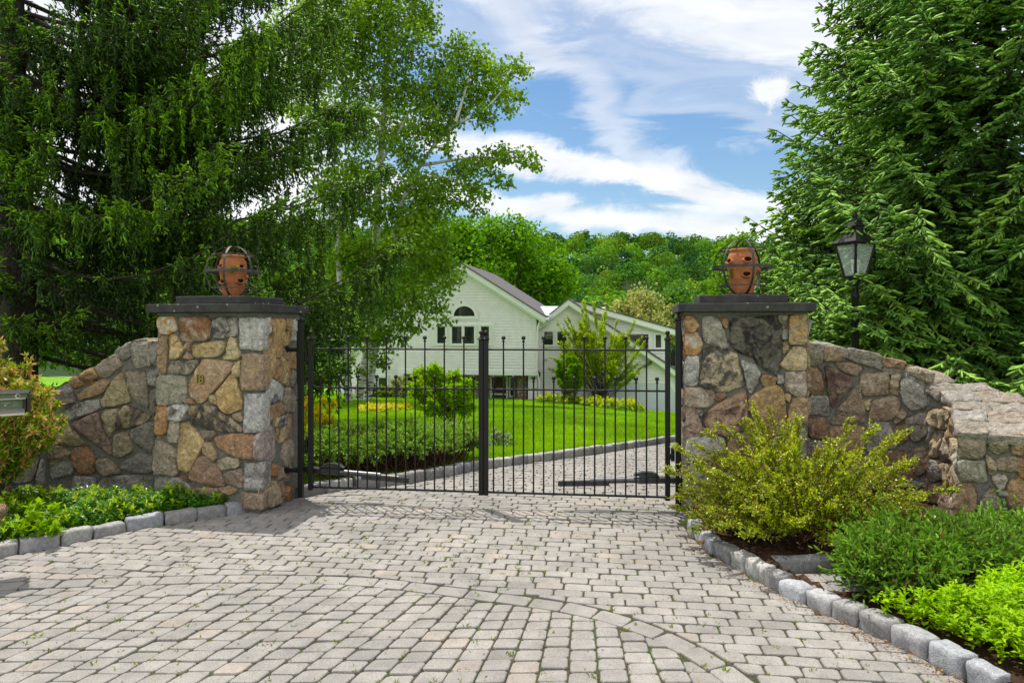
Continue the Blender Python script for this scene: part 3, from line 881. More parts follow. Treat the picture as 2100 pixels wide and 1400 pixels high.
LS = [([(803, 60), (822, 60), (822, 140), (803, 150)], brn), ([(828, 40), (862, 40), (857, 120), (842, 152), (826, 120)], (.42, .26, .15), white), ([(864, 42), (957, 45), (948, 200), (935, 302), (890, 307), (875, 220)], (.56, .39, .21), (.50, .36, .22)),
 ([(815, 165), (862, 160), (885, 300), (882, 430), (840, 500), (815, 527)], (.52, .38, .22), (.46, .33, .2)), ([(960, 48), (1000, 50), (992, 168), (975, 130)], (.50, .36, .21)), ([(1005, 52), (1037, 54), (1032, 192), (1000, 192)], lgr, (.40, .32, .25)), ([(965, 128), (997, 225), (948, 227)], (.48, .35, .2)),
 ([(943, 240), (970, 243), (967, 322), (938, 290)], tan), ([(975, 272), (1030, 265), (1027, 388), (970, 380)], (.48, .33, .2)), ([(930, 290), (948, 290), (997, 420), (982, 507), (908, 470)], (.50, .38, .23)), ([(885, 318), (922, 323), (907, 452), (884, 452)], (.36, .24, .15)),
 ([(990, 388), (1024, 393), (1022, 512), (988, 512)], gry), ([(835, 530), (870, 453), (957, 520), (937, 602), (838, 622)], lgr, (.18, .17, .17)), ([(957, 513), (1022, 515), (1010, 682), (950, 676)], (.40, .35, .28)), ([(808, 660), (942, 603), (947, 692), (813, 762)], (.40, .27, .18)),
 ([(882, 725), (912, 718), (907, 777), (884, 777)], cream), ([(915, 718), (962, 703), (957, 762), (920, 792)], gry, dk), ([(970, 690), (1007, 688), (1002, 867), (958, 872)], (.38, .29, .23)), ([(888, 790), (917, 788), (905, 872), (892, 872)], tan), ([(930, 800), (967, 763), (967, 852), (908, 897)], (.46, .36, .24)),
 ([(948, 872), (1007, 868), (1007, 1073), (975, 1073), (928, 990)], (.40, .36, .29), (.34, .29, .23)), ([(755, 850), (878, 758), (887, 980), (862, 1017), (752, 1007)], (.37, .30, .29), (.46, .40, .38)), ([(868, 1020), (912, 1062), (902, 1132), (863, 1112)], (.38, .23, .14)), ([(920, 1050), (947, 1060), (942, 1122), (903, 1152)], (.40, .33, .26)),
 ([(783, 1188), (900, 1138), (917, 1302), (850, 1332), (788, 1312)], (.44, .36, .26), (.38, .31, .24)), ([(910, 1158), (952, 1153), (952, 1302), (913, 1312)], (.38, .28, .2)), ([(958, 1180), (1002, 1188), (1000, 1292), (975, 1292)], (.44, .24, .15)), ([(820, 1168), (862, 1140), (857, 1197)], brn), ([(950, 1088), (997, 1078), (992, 1152), (955, 1152)], (.36, .27, .2)),
 ([(785, 560), (830, 560), (828, 640), (800, 650)], gry)]
RF = [([(38, 45), (75, 43), (107, 92), (80, 120), (36, 120)], (.46, .34, .25), (.50, .32, .17)), ([(36, 125), (95, 121), (122, 175), (112, 220), (90, 237), (34, 237)], (.54, .47, .38), (.48, .28, .14)), ([(38, 245), (107, 243), (102, 380), (75, 391), (36, 382)], (.40, .39, .37), lgr),
 ([(120, 55), (150, 44), (205, 58), (259, 197), (215, 202), (130, 172), (123, 100)], (.38, .36, .31), (.22, .21, .20)), ([(210, 53), (254, 53), (240, 110)], (.40, .28, .19)), ([(260, 55), (495, 38), (517, 110), (517, 240), (497, 342), (440, 317), (405, 285), (375, 245), (300, 227), (263, 187)], (.035, .032, .030), (.15, .14, .12)),
 ([(500, 40), (548, 38), (547, 75), (525, 107), (505, 80)], (.28, .26, .20)), ([(518, 110), (546, 107), (547, 157), (520, 160)], gry), ([(523, 170), (551, 167), (555, 212), (523, 237)], tan), ([(553, 40), (644, 36), (646, 100), (637, 184), (552, 184)], (.50, .33, .17), (.45, .36, .25)),
 ([(573, 193), (637, 200), (642, 312), (560, 312), (508, 290), (545, 235)], (.55, .46, .33), (.48, .38, .26)), ([(125, 208), (185, 193), (297, 230), (302, 290), (337, 365), (325, 392), (230, 424), (103, 395), (125, 300)], (.50, .42, .31), (.10, .095, .09)),
 ([(318, 253), (380, 283), (412, 330), (392, 390), (365, 432), (343, 400), (335, 330), (318, 290)], (.44, .43, .41), (.26, .25, .24)), ([(418, 328), (492, 350), (482, 387), (430, 392), (412, 365)], (.38, .25, .16)), ([(498, 335), (529, 333), (529, 374), (495, 377)], gry),
 ([(538, 320), (637, 317), (634, 442), (600, 447), (538, 410), (528, 365)], (.48, .44, .37), (.40, .33, .29)), ([(36, 400), (182, 400), (187, 460), (160, 495), (34, 492)], (.35, .27, .22), (.42, .37, .31)), ([(188, 412), (242, 432), (215, 462), (186, 464)], brn),
 ([(340, 403), (347, 480), (352, 570), (330, 602), (250, 640), (160, 622), (123, 570), (128, 530), (240, 455)], (.40, .29, .21), (.13, .09, .08)), ([(348, 450), (440, 393), (500, 383), (527, 430), (542, 580), (480, 642), (420, 602), (368, 540)], (.45, .32, .19), (.40, .29, .18)),
 ([(528, 425), (562, 435), (552, 472), (523, 450)], tan), ([(573, 447), (642, 453), (642, 572), (560, 577), (546, 520)], (.44, .31, .20), (.38, .28, .2)), ([(43, 495), (85, 493), (127, 610), (112, 642), (36, 642)], (.42, .34, .26), (.36, .28, .24)), ([(95, 503), (127, 510), (122, 537), (93, 530)], gry),
 ([(46, 645), (232, 643), (242, 700), (210, 757), (60, 764), (40, 730)], (.44, .43, .40), (.50, .48, .45)), ([(48, 768), (150, 798), (177, 860), (172, 1000), (60, 1032), (38, 900)], (.36, .35, .32), (.42, .40, .38)), ([(178, 770), (232, 765), (217, 872), (183, 850)], (.46, .36, .24)), ([(250, 650), (340, 615), (420, 640), (400, 760), (250, 780)], tan), ([(410, 660), (540, 640), (640, 590), (640, 760), (420, 770)], gry), ([(230, 800), (420, 790), (430, 980), (195, 990), (200, 880)], gry), ([(440, 785), (640, 775), (640, 980), (445, 980)], tan)]
LW = [([(563, 28), (667, 23), (697, 182), (570, 187), (560, 100)], (.33, .315, .265)), ([(690, 33), (727, 28), (727, 187), (690, 150)], gry), ([(473, 85), (555, 40), (562, 112), (525, 147), (478, 110)], (.33, .31, .27)), ([(333, 190), (470, 103), (510, 175), (405, 252), (358, 232)], (.36, .30, .25), (.42, .36, .3)),
 ([(250, 235), (325, 188), (367, 252), (300, 294)], (.40, .27, .17)), ([(183, 262), (250, 230), (274, 292), (215, 317)], (.38, .28, .18), (.42, .26, .14)), ([(83, 335), (180, 266), (224, 402), (150, 420), (108, 400)], (.32, .30, .26)), ([(228, 350), (390, 256), (437, 275), (395, 347), (240, 390)], (.42, .31, .20), (.36, .28, .2)),
 ([(500, 198), (532, 300), (560, 402), (395, 437), (373, 400), (430, 308)], (.46, .40, .26), (.40, .34, .22)), ([(518, 208), (642, 206), (667, 300), (680, 437), (600, 402), (558, 340)], (.36, .32, .25)), ([(668, 240), (690, 198), (727, 195), (722, 302), (675, 287)], gry), ([(683, 320), (714, 310), (712, 477), (683, 467)], (.30, .28, .25)),
 ([(138, 450), (350, 373), (372, 390), (367, 447), (180, 517)], (.40, .39, .36), (.17, .17, .15)), ([(388, 443), (480, 443), (490, 480), (437, 617), (408, 580), (388, 500)], (.46, .41, .29)), ([(525, 413), (692, 487), (620, 542), (468, 574), (453, 560)], (.40, .34, .23), (.14, .12, .1)),
 ([(193, 538), (365, 458), (387, 560), (442, 660), (452, 742), (330, 642), (298, 625)], (.30, .23, .19), (.22, .16, .14)), ([(83, 475), (105, 463), (277, 657), (200, 670), (108, 652), (63, 600)], (.44, .38, .25), (.38, .33, .22)), ([(568, 568), (712, 508), (702, 707), (640, 692), (573, 640)], (.27, .25, .23)),
 ([(458, 610), (540, 573), (577, 690), (520, 737), (453, 732)], (.38, .33, .25)), ([(58, 690), (120, 666), (197, 715), (150, 762), (58, 787)], (.40, .34, .24)), ([(203, 690), (300, 658), (342, 740), (342, 832), (250, 852), (203, 770)], (.32, .20, .13), (.27, .2, .15)), ([(353, 760), (420, 733), (512, 832), (400, 852), (353, 822)], (.34, .29, .23)),
 ([(483, 780), (620, 718), (702, 708), (697, 832), (560, 837)], (.25, .24, .22)), ([(58, 800), (200, 733), (207, 842), (80, 872)], (.26, .26, .23)), ([(200, 860), (340, 860), (345, 960), (200, 960)], gry), ([(360, 860), (530, 850), (690, 850), (690, 960), (360, 960)], gry)]
RW = [([(45, 48), (127, 43), (132, 167), (50, 167)], (.34, .30, .25)), ([(143, 53), (277, 58), (277, 132), (225, 147), (138, 142)], (.36, .28, .20), (.40, .34, .27)), ([(293, 63), (502, 110), (470, 192), (283, 135)], (.37, .33, .28)), ([(500, 118), (632, 150), (610, 207), (486, 187)], (.38, .27, .2)), ([(633, 163), (787, 213), (770, 282), (628, 210)], (.36, .31, .25)),
 ([(48, 188), (120, 183), (142, 230), (142, 342), (48, 342)], (.34, .24, .16), (.28, .2, .15)), ([(150, 163), (322, 255), (230, 402), (195, 422), (163, 300)], (.32, .25, .2), (.17, .11, .1)), ([(215, 153), (330, 148), (380, 185), (340, 234), (250, 202)], (.38, .29, .22), (.26, .2, .17)), ([(375, 213), (520, 208), (539, 260), (532, 342), (380, 354), (355, 290)], (.36, .27, .19), (.42, .36, .28)),
 ([(543, 226), (599, 226), (585, 347), (533, 325)], (.46, .39, .28)), ([(603, 255), (650, 246), (760, 320), (752, 407), (650, 442), (598, 340)], (.50, .48, .45), (.44, .42, .38)), ([(53, 348), (165, 353), (187, 462), (58, 462)], (.40, .39, .36)), ([(345, 273), (387, 440), (387, 512), (178, 522), (240, 420)], (.35, .28, .21), (.28, .23, .19)), ([(372, 373), (427, 373), (400, 442)], cream),
 ([(423, 380), (580, 353), (602, 410), (550, 492), (408, 502)], (.36, .27, .20), (.42, .34, .26)), ([(583, 406), (642, 460), (570, 522), (553, 500)], (.40, .34, .26)), ([(623, 490), (760, 418), (767, 580), (680, 632), (638, 560)], (.34, .31, .27), (.27, .24, .21)), ([(548, 545), (625, 518), (652, 600), (600, 642)], (.38, .30, .21)), ([(638, 680), (740, 648), (787, 760), (700, 832), (648, 740)], (.38, .28, .18), (.30, .25, .21)),
 ([(55, 480), (160, 480), (170, 600), (55, 600)], brn), ([(180, 535), (380, 525), (380, 680), (180, 680)], tan), ([(395, 515), (530, 505), (590, 650), (400, 690)], gry), ([(55, 620), (160, 620), (170, 800), (55, 800)], gry), ([(200, 700), (400, 700), (400, 880), (190, 880)], tan), ([(420, 710), (620, 670), (690, 850), (420, 880)], brn), ([(600, 860), (720, 850), (740, 890), (600, 890)], gry)]
STAG = dict(group=None)
def quoin(mb, C, u, v, w, d, z0, z1, c1, c2, seed):
    """corner stone showing on two faces; C = corner in plan, u to the left along the front, v backwards"""
    ctr = C - u * (w / 2 - .035) + v * (d / 2 - .035); ctr = np.array([ctr[0], ctr[1], (z0 + z1) / 2])
    rock_box(mb, ctr, (w, d, z1 - z0), np.array([u, v, Z3]), .22, .012, 8, seed, 9., c1, c2)

# ---- left pillar
pl = thing('stone_pillar', 'stone gate pillar with a flat dark cap and the number 18', 'pillar', PL0 + pu * .5 + pv * .36)
core = MB(); cc = PL0 + pu * PW / 2 + pv * PD / 2
box(core, cc + Z3 * (PH / 2 - .1), (PW - .01, PD - .01, PH + .2), np.array([pu, pv, Z3]))
core.build('mortar_core', M['mortar'], pl)
mb = MB(); fr = Plane(PL0, pu, -pv); sd_ = Plane(PLc, pv, pu)
traced(mb, fr, LF, 300, 640, 3.332); traced(mb, sd_, LS, 300, 640, 3.332, .03)
for (xl, yt, yb, c1, c2, dd) in ((635, 40, 257, (.54, .54, .51), (.44, .43, .41), .1), (645, 285, 535, (.42, .33, .23), (.36, .27, .2), .12), (662, 553, 825, (.50, .50, .49), (.42, .41, .41), .14), (665, 1020, 1212, (.46, .45, .43), (.24, .23, .22), .16), (650, 1228, 1345, (.36, .28, .21), (.30, .24, .19), .12)):
    a = fr.hit(300 + xl / 3.332, 640 + yt / 3.332); b = fr.hit(300 + xl / 3.332, 640 + yb / 3.332)
    quoin(mb, PLc, pu, pv, PW - a[0] + .03, dd, b[1], a[1], c1, c2, xl * .01)
back = Plane(PL0 + pv * PD + pu * PW, -pu, pv); lside = Plane(PL0 + pv * PD, -pv, -pu)
for plane, wd in ((back, PW), (lside, PD)):
    for cell in voro(.01, wd - .01, -.1, PH - .03, .24, seed=3):
        stone(mb, plane, cell, .03, *PAL[int(rng.integers(len(PAL)))], n=18)
mb.build('fieldstone_facing', M['stone'], pl)
def capstone(parent, P0, over=(.05, .05), left=.075):
    c = P0 + pu * (PW / 2 - .012) + pv * PD / 2
    mb = MB(); rock_box(mb, c + Z3 * (PH + .0385), (PW + .115, PD + .20, .077), np.array([pu, pv, Z3]), .16, .003, 10, 3., 12.); mb.build('cap_slab', M['cap'], parent)
    mb = MB(); rock_box(mb, c + Z3 * (PH + .077 + .038), (PW - .27, PD - .10, .074), np.array([pu, pv, Z3]), .2, .003, 10, 8., 12.); mb.build('upper_cap_slab', M['cap'], parent)
    mb = MB(); box(mb, c + Z3 * (PH - .012), (PW + .02, PD + .02, .022), np.array([pu, pv, Z3]), .006); mb.build('mortar_bed', M['mortar'], parent)
capstone(pl, PL0)
# house number
hp0 = fr.hit(391 + 20 , 740 + 37)
fc = bpy.data.curves.new('house_number', 'FONT'); fc.body = '18'; fc.size = .135; fc.extrude = .006; fc.bevel_depth = .0022; fc.align_x = 'CENTER'; fc.align_y = 'CENTER'; fc.space_character = .86
fo = text_mesh('house_number', fc, M['brass'])
pp = fr(hp0[0] + .01, hp0[1], .052); fo.parent = pl; fo.location = pp - np.array(pl.location); fo.rotation_euler = (radians(90), 0, atan2(pu[1], pu[0]))
fo.scale = (.72, .8, 1)
# ---- right pillar
pr = thing('stone_pillar', 'stone gate pillar behind the yellow-green bush, with big black-stained stones', 'pillar', PR0 + pu * .5 + pv * .36)
core = MB(); cc = PR0 + pu * PW / 2 + pv * PD / 2
box(core, cc + Z3 * (PH / 2 - .1), (PW - .01, PD - .01, PH + .2), np.array([pu, pv, Z3])); core.build('mortar_core', M['mortar'], pr)
mb = MB(); fr2 = Plane(PR0, pu, -pv)
traced(mb, fr2, RF, 1390, 630, 2.42)
for plane, wd in ((Plane(PR0 + pv * PD + pu * PW, -pu, pv), PW), (Plane(PR0 + pv * PD, -pv, -pu), PD), (Plane(PR0 + pu * PW, pv, pu), PD)):
    for cell in voro(.01, wd - .01, -.1, PH - .03, .24, seed=5):
        stone(mb, plane, cell, .028, *PAL[int(rng.integers(len(PAL)))], n=18)
mb.build('fieldstone_facing', M['stone'], pr)
capstone(pr, PR0)

# ---- wing walls
def wallmesh(parent, P, side, thick, ztop, z0, step=.06):
    """mortar body of a wall that follows a line in plan, top height ztop(s)"""
    S = Strip(P, side); L = S.d[-1]; n = int(L / step); mb = MB(); V = []
    for i in range(n + 1):
        u = L * i / n; zt = ztop(u)
        V += [S(u, z0, 0), S(u, zt, 0), S(u, zt, -thick), S(u, z0, -thick)]
    Fc = []
    for i in range(n):
        for k in range(4): Fc.append([i * 4 + k, i * 4 + (k + 1) % 4, i * 4 + 4 + (k + 1) % 4, i * 4 + 4 + k])
    Fc += [[0, 1, 2, 3], [n * 4 + k for k in (3, 2, 1, 0)]]
    mb.add(V, Fc); return S, mb.build('mortar_core', M['mortar'], parent)
# left
lp0 = PL0 + pv * .34
LP = np.array([lp0[:2] + pu[:2] * .02, lp0[:2] - pu[:2] * .5 , lp0[:2] - pu[:2] * 1.0 + np.array([0, -.03]), lp0[:2] - pu[:2] * 1.45 + np.array([0, -.16]), lp0[:2] - pu[:2] * 1.8 + np.array([0, -.45])])
LP = smoothp(resample(LP, .08), 3)
lw = thing('stone_wall', 'low stone wall stepping down from the pillar numbered 18', 'wall', np.array([*LP[len(LP) // 2], 0]))
S0 = Strip(LP, -1)
if S0(0.5, 0, .1)[1] > S0(.5, 0, 0)[1]: lside_ = 1
else: lside_ = -1
S0 = Strip(LP, lside_)
prof = [S0.hit(x, y) for x, y in ((318, 701), (268, 702), (250, 716), (190, 756), (150, 780), (112, 803), (60, 850))]
pu_ = np.array([p[0] for p in prof if p is not None]); pz_ = np.array([p[1] for p in prof if p is not None])
lz = lambda u: float(np.interp(u, pu_, pz_)) - .012
wallmesh(lw, LP, lside_, .42, lz, -.3)
mb = MB(); traced(mb, S0, LW, 80, 690, 2.988, .045)
for cell in voro(S0.hit(100, 880)[0] + .04, S0.d[-1], -.1, .85, .25, keep=lambda u, v: v < lz(u) - .05, seed=8):
    stone(mb, S0, cell, .045, *PAL[int(rng.integers(len(PAL)))], n=18)
u = .02; k = 0
while u < S0.d[-1] - .1:                              # coping stones across the top, back of the wall
    L = random.uniform(.16, .26); z_ = lz(u + L / 2); sl_ = (lz(u + L) - lz(u)) / L
    for dd, wd in ((-.13, .27), (-.34, .2)):
        c = S0(u + L / 2, z_ - .01, dd); ax0 = nrm(np.append((S0(u + L, 0, 0) - S0(u, 0, 0))[:2], sl_ * L)); ax1 = nrm(np.cross(Z3, ax0)); ax2 = np.cross(ax0, ax1)
        rock_box(mb, c, (L * .95, wd, .08), np.array([ax0, ax1, ax2]), .4, .012, 5, k * 1.3, 9., *PAL[k % 4]); k += 1
    u += L
mb.build('fieldstone_facing', M['stone'], lw)
# right, sweeping round towards the street
rp0 = PR0 + pu * PW + pv * .38
RP = np.array([rp0[:2] - pu[:2] * .03, [3.0, 6.14], [3.33, 6.08], [3.55, 5.92], [3.60, 5.66], [3.50, 5.36], [3.27, 4.98]])
RP = smoothp(resample(RP, .07), 4)
S1 = Strip(RP, 1)
sgn = 1 if S1(.4, 0, .1)[1] < S1(.4, 0, 0)[1] else -1
S1 = Strip(RP, sgn)
rw = thing('stone_wall', 'curved stone wall sweeping round behind the yellow-green bush', 'wall', np.array([3.3, 5.8, 0]))
prof = [(0., 1.475), (.35, 1.46)]
for x, y in ((1740, 722), (1800, 745), (1850, 765), (1895, 790)):
    h = S1.hit(x, y)
    if h is not None: prof.append((h[0], h[1]))
prof += [(S1.d[-1] - .45, 1.0), (S1.d[-1], .865)]
prof = sorted(prof); ru = np.array([p[0] for p in prof]); rz = np.array([p[1] for p in prof])
rzt = lambda u: float(np.interp(u, ru, rz)) - .03
wallmesh(rw, RP, sgn, .50, rzt, -.2)
mb = MB(); traced(mb, S1, RW, 1640, 690, 2.89, .045)
ub = S1.hit(1896, 850)
ub = ub[0] if ub is not None else 1.2
for cell in voro(ub + .01, S1.d[-1] - .01, -.05, 1.2, .2, keep=lambda u, v: v < rzt(u) - .06, seed=21):
    cell = np.column_stack([cell[:, 0], np.minimum(cell[:, 1], rzt(cell[:, 0].mean()) - .015)])
    stone(mb, S1, cell, .05, *PAL[int(rng.integers(len(PAL)))], n=20)
# end face (towards the street)
e0 = S1(S1.d[-1], 0, 0); e1 = S1(S1.d[-1], 0, -.50)
eu = nrm(e1 - e0); en = np.array([eu[1], -eu[0], 0]); 
if en[1] > 0: en = -en
EP = Plane(e0, eu, en); ze = rzt(S1.d[-1])
ES = [([(1385, 700), (1560, 705), (1565, 830), (1540, 862), (1385, 860)], (.36, .31, .24)), ([(1590, 745), (1620, 725), (1715, 745), (1720, 815), (1650, 835), (1590, 800)], (.42, .37, .27)), ([(1745, 710), (1833, 705), (1833, 845), (1750, 830)], (.40, .28, .18)),
 ([(1385, 880), (1570, 885), (1578, 1025), (1390, 1015)], (.36, .34, .28), (.44, .42, .36)), ([(1570, 835), (1640, 885), (1640, 970), (1590, 975)], (.42, .36, .26)), ([(1645, 870), (1690, 855), (1833, 860), (1833, 960), (1650, 945)], (.36, .29, .23)),
 ([(1365, 1035), (1480, 1030), (1508, 1085), (1500, 1230), (1440, 1290), (1370, 1290)], (.42, .30, .21), (.36, .28, .21)), ([(1505, 1250), (1600, 1040), (1690, 1200), (1680, 1290), (1560, 1300)], (.38, .33, .27)), ([(1620, 985), (1660, 965), (1720, 1000), (1700, 1060), (1660, 1075), (1620, 1030)], (.42, .39, .33)),
 ([(1730, 1020), (1833, 970), (1833, 1200), (1740, 1200), (1715, 1100)], (.44, .31, .2)), ([(1660, 1090), (1715, 1080), (1720, 1140), (1670, 1145)], gry), ([(1370, 1310), (1470, 1310), (1470, 1400), (1370, 1400)], (.44, .31, .2))]
traced(mb, EP, ES, 1550, 680, 3.333, .035)
for cell in voro(.34, .5, -.1, ze - .05, .2, seed=4): stone(mb, EP, cell, .03, *PAL[int(rng.integers(len(PAL)))], n=18)
u = 0.; k = 0
while u < S1.d[-1] - .04:                              # rough coping
    L = min(random.uniform(.15, .24), S1.d[-1] - u + .03); um = u + L / 2; sl_ = (rzt(min(u + L, S1.d[-1])) - rzt(u)) / L
    w1 = random.uniform(.2, .3)
    for dd, wd in ((.03 - w1 / 2, w1), (.03 - w1 - (.56 - w1) / 2, .56 - w1)):
        ui = min(um, S1.d[-1]); c = S1(ui, rzt(ui) + .015, dd)
        if um > S1.d[-1]: c = c + en * 0
        ax0 = nrm(np.append((S1(min(um + .05, S1.d[-1]), 0, 0) - S1(min(um + .05, S1.d[-1]) - .1, 0, 0))[:2], sl_ * .1)); ax1 = nrm(np.cross(Z3, ax0)); ax2 = np.cross(ax0, ax1)
        LL = L * (1.02 + abs(dd) * .15)
        tone = [((.30, .275, .24), (.25, .225, .195)), ((.34, .31, .27), (.28, .255, .225)), ((.28, .265, .245), (.34, .32, .29)), ((.31, .265, .22), (.27, .24, .21))][k % 4]
        rock_box(mb, c, (LL, wd * 1.02, .085), np.array([ax0, ax1, ax2]), .35, .02, 8, k * 2.3, 11., *tone); k += 1
    u += L
bs = Strip(np.array([S1(q, 0, -.5)[:2] for q in np.linspace(0, S1.d[-1], 30)]), -sgn)
mb.build('fieldstone_facing', M['stone'], rw)
# ------------------------------------------------------------------ gate and its hardware
GL = np.array([-1.889, 6.41, 0]); GR = np.array([1.372, 6.02, 0]); GD = nrm(GR - GL); GN = np.array([GD[1], -GD[0], 0])   # GN towards the street
GM = (GL + GR) / 2; LF_ = np.linalg.norm(GR - GL) / 2
ZB, ZM, ZT = .14, 1.075, 1.435
AXG = np.array([GD, -GN, Z3])
def picket_mesh(h):
    mb = MB(); tube(mb, [(0, 0, 0), (0, 0, h - .03)], .0072, 8)
    lathe(mb, (0, 0, h - .05), [(.0075, 0), (.013, .004), (.013, .012), (.008, .016), (.0095, .02)], 10)
    ico_ball(mb, (0, 0, h - .01), .0195, 12, 8); return mb
def cap_finial(mb, p, w):
    box(mb, p + Z3 * .008, (w + .018, w + .018, .016), AXG, .004); box(mb, p + Z3 * .021, (w, w, .012), AXG, .003)
    lathe(mb, p + Z3 * .027, [(.016, 0), (.010, .01), (.010, .02), (.013, .024)], 10); ico_ball(mb, p + Z3 * .066, .021, 12, 8)
proto_tall = proto_short = None
def gate_leaf(A, B, label, hinge_at_A):
    global proto_tall, proto_short
    g = thing('driveway_gate', label, 'gate', A + Z3 * 0.0)
    L = np.linalg.norm(B - A)
    for P, w, k in ((A, .043, 0), (B, .043, 1)):
        inner = (k == 1) == hinge_at_A
        q = P + GD * (-.022 if (inner and hinge_at_A) else (.022 if inner else 0))
        mb = MB(); box(mb, q + Z3 * (.112 + 1.41 / 2), (w, w, 1.41), AXG, .004); o = mb.build('stile', M['iron'], g)
        mb = MB(); cap_finial(mb, q + Z3 * 1.522, w); mb.build('finial', M['iron'], o)
    for z, w in ((ZB, .018), (ZM, .016), (ZT, .016)):
        mb = MB(); box(mb, (A + B) / 2 + Z3 * z, (L, .02, w), AXG, .003); mb.build('rail', M['iron'], g)
    n = 17; sp_ = L / (n + 1)
    for i in range(n):
        tall = i % 2 == 1; pos = A + GD * sp_ * (i + 1) + Z3 * ZB - np.array(g.location)
        if tall:
            if proto_tall is None: proto_tall = picket_mesh(1.55 - ZB).build('picket', M['iron'], g, loc=(0, 0, 0)); proto_tall.location = pos; fix(proto_tall, g)
            else: copy_under(proto_tall, g, pos)
        else:
            if proto_short is None: proto_short = picket_mesh(1.19 - ZB).build('picket', M['iron'], g, loc=(0, 0, 0)); proto_short.location = pos; fix(proto_short, g)
            else: copy_under(proto_short, g, pos)
    s = 1 if hinge_at_A else -1
    H = A if hinge_at_A else B
    for z in (.52, 1.36):                               # hinge barrels and straps
        mb = MB(); p = H - GD * s * .045 + Z3 * z
        tube(mb, [p - Z3 * .06, p + Z3 * .06], .017, 10); box(mb, p + GD * s * .02 - Z3 * .02, (.05, .05, .04), AXG, .003)
        tube(mb, [p + Z3 * .06, p + Z3 * .08], .008, 8)
        mb.build('hinge', M['iron'], g)
    return g
def fix(o, g):
    """the mesh was made round the world origin: undo the shift build() applied"""
    off = np.array(g.location); me = o.data; n = len(me.vertices); a = np.empty(n * 3, np.float32); me.vertices.foreach_get('co', a)
    a = a.reshape(-1, 3) + off.astype(np.float32); me.vertices.foreach_set('co', a.ravel()); me.update()
gate_leaf(GL, GM, 'black iron gate leaf hinged beside the pillar numbered 18', True)
gate_leaf(GM, GR, 'black iron gate leaf hinged beside the pillar with black-stained stones', False)
def hinge_post(P, s, zt, zb, pil_edge, label):
    g = thing('gate_post', label, 'gate post', P + Z3 * zb)
    mb = MB(); box(mb, P + Z3 * (zb + zt) / 2, (.048, .048, zt - zb), AXG, .004); box(mb, P - GD * s * .03 + Z3 * (zt - .35), (.014, .03, .5), AXG, .003); o = mb.build('shaft', M['iron'], g)
    mb = MB(); cap_finial(mb, P + Z3 * zt, .048); mb.build('finial', M['iron'], o)
    for z in (.29, 1.425):                               # arms let into the pillar
        mb = MB(); q = P - GD * s * pil_edge
        tube(mb, [P + Z3 * z, q + Z3 * z], .019, 10); tube(mb, [q + GD * s * .03 + Z3 * z, q + GD * s * .045 + Z3 * z], .032, 12)
        mb.build('wall_arm', M['iron'], g)
    for z in (.12, .95, 1.6):
        mb = MB(); tube(mb, [P - GD * s * .02 + Z3 * z, P - GD * s * .045 + Z3 * z], .007, 6); mb.build('bolt', M['iron'], g)
    return g
HL = GL - GD * .098; HR = GR + GD * .092
hinge_post(HL, 1, 1.70, .04, .17, 'slim black iron post fixed to the pillar numbered 18')
hinge_post(HR, -1, 1.70, .03, .13, 'slim black iron post fixed to the pillar with black-stained stones')
def opener(H, s, label, z0, z1, end):
    """swing-gate ram: housing at the post, shaft, bracket bar on the leaf"""
    b = -GN * .10
    g = thing('gate_opener', label, 'gate opener', H + b)
    def P(x, z, y=0.): return H + GD * s * x + b - GN * y + Z3 * z
    zz = lambda x: z0 + (z1 - z0) * x / end
    ax = nrm(P(end, z1) - P(0, z0)); up = nrm(np.cross(ax, GN)); up = up if up[2] > 0 else -up
    A3 = np.array([ax, np.cross(up, ax), up])
    mb = MB(); box(mb, P(.16, zz(.16)), (.36, .058, .060), A3, .012); mb.build('motor_housing', M['motor'], g)
    mb = MB(); V = []
    pr = [(-.115, 0), (-.09, .026), (-.04, .040), (.03, .040), (.085, .022), (.115, 0)]
    for yy in (-.028, .028):
        for x, z in pr: V.append(P(.27 + x, zz(.27) + .038 + z, yy))
    n = len(pr); Fc = [list(range(n)), list(range(2 * n - 1, n - 1, -1))] + [[i, n + i, n + i + 1, i + 1] for i in range(n - 1)] + [[0, n - 1, 2 * n - 1, n]]
    mb.add(V, Fc); mb.build('release_cover', M['motor'], g)
    mb = MB(); tube(mb, [P(.30, zz(.3)), P(end - .28, zz(end - .28))], .026, 12); tube(mb, [P(.3, zz(.3)), P(end - .1, zz(end - .1))], .012, 8); mb.build('ram', M['alum_dark'], g)
    mb = MB(); box(mb, P(end - .22, zz(end - .22) - .012, -.05), (.46, .012, .05), A3, .003)
    for x in (-.40, -.29, -.16, -.05): tube(mb, [P(end + x, zz(end + x) - .012, -.05), P(end + x, zz(end + x) - .012, -.062)], .008, 6)
    mb.build('bracket_bar', M['motor'], g)
    mb = MB(); box(mb, P(-.06, z0, -.04), (.10, .10, .035), A3, .004); tube(mb, [P(-.03, z0 - .05), P(-.03, z0 + .05)], .014, 8); mb.build('rear_bracket', M['motor'], g)
M['alum_dark'] = m_plain('dull_dark_metal', (.10, .10, .105), .35, .5, .6, 40, .2, .1, .002)
opener(HL, 1, 'black gate opener ram low behind the leaf beside the pillar numbered 18', .285, .225, 1.02)
opener(HR, -1, 'black gate opener ram low on the leaf beside the bush-side pillar', .275, .235, 1.05)

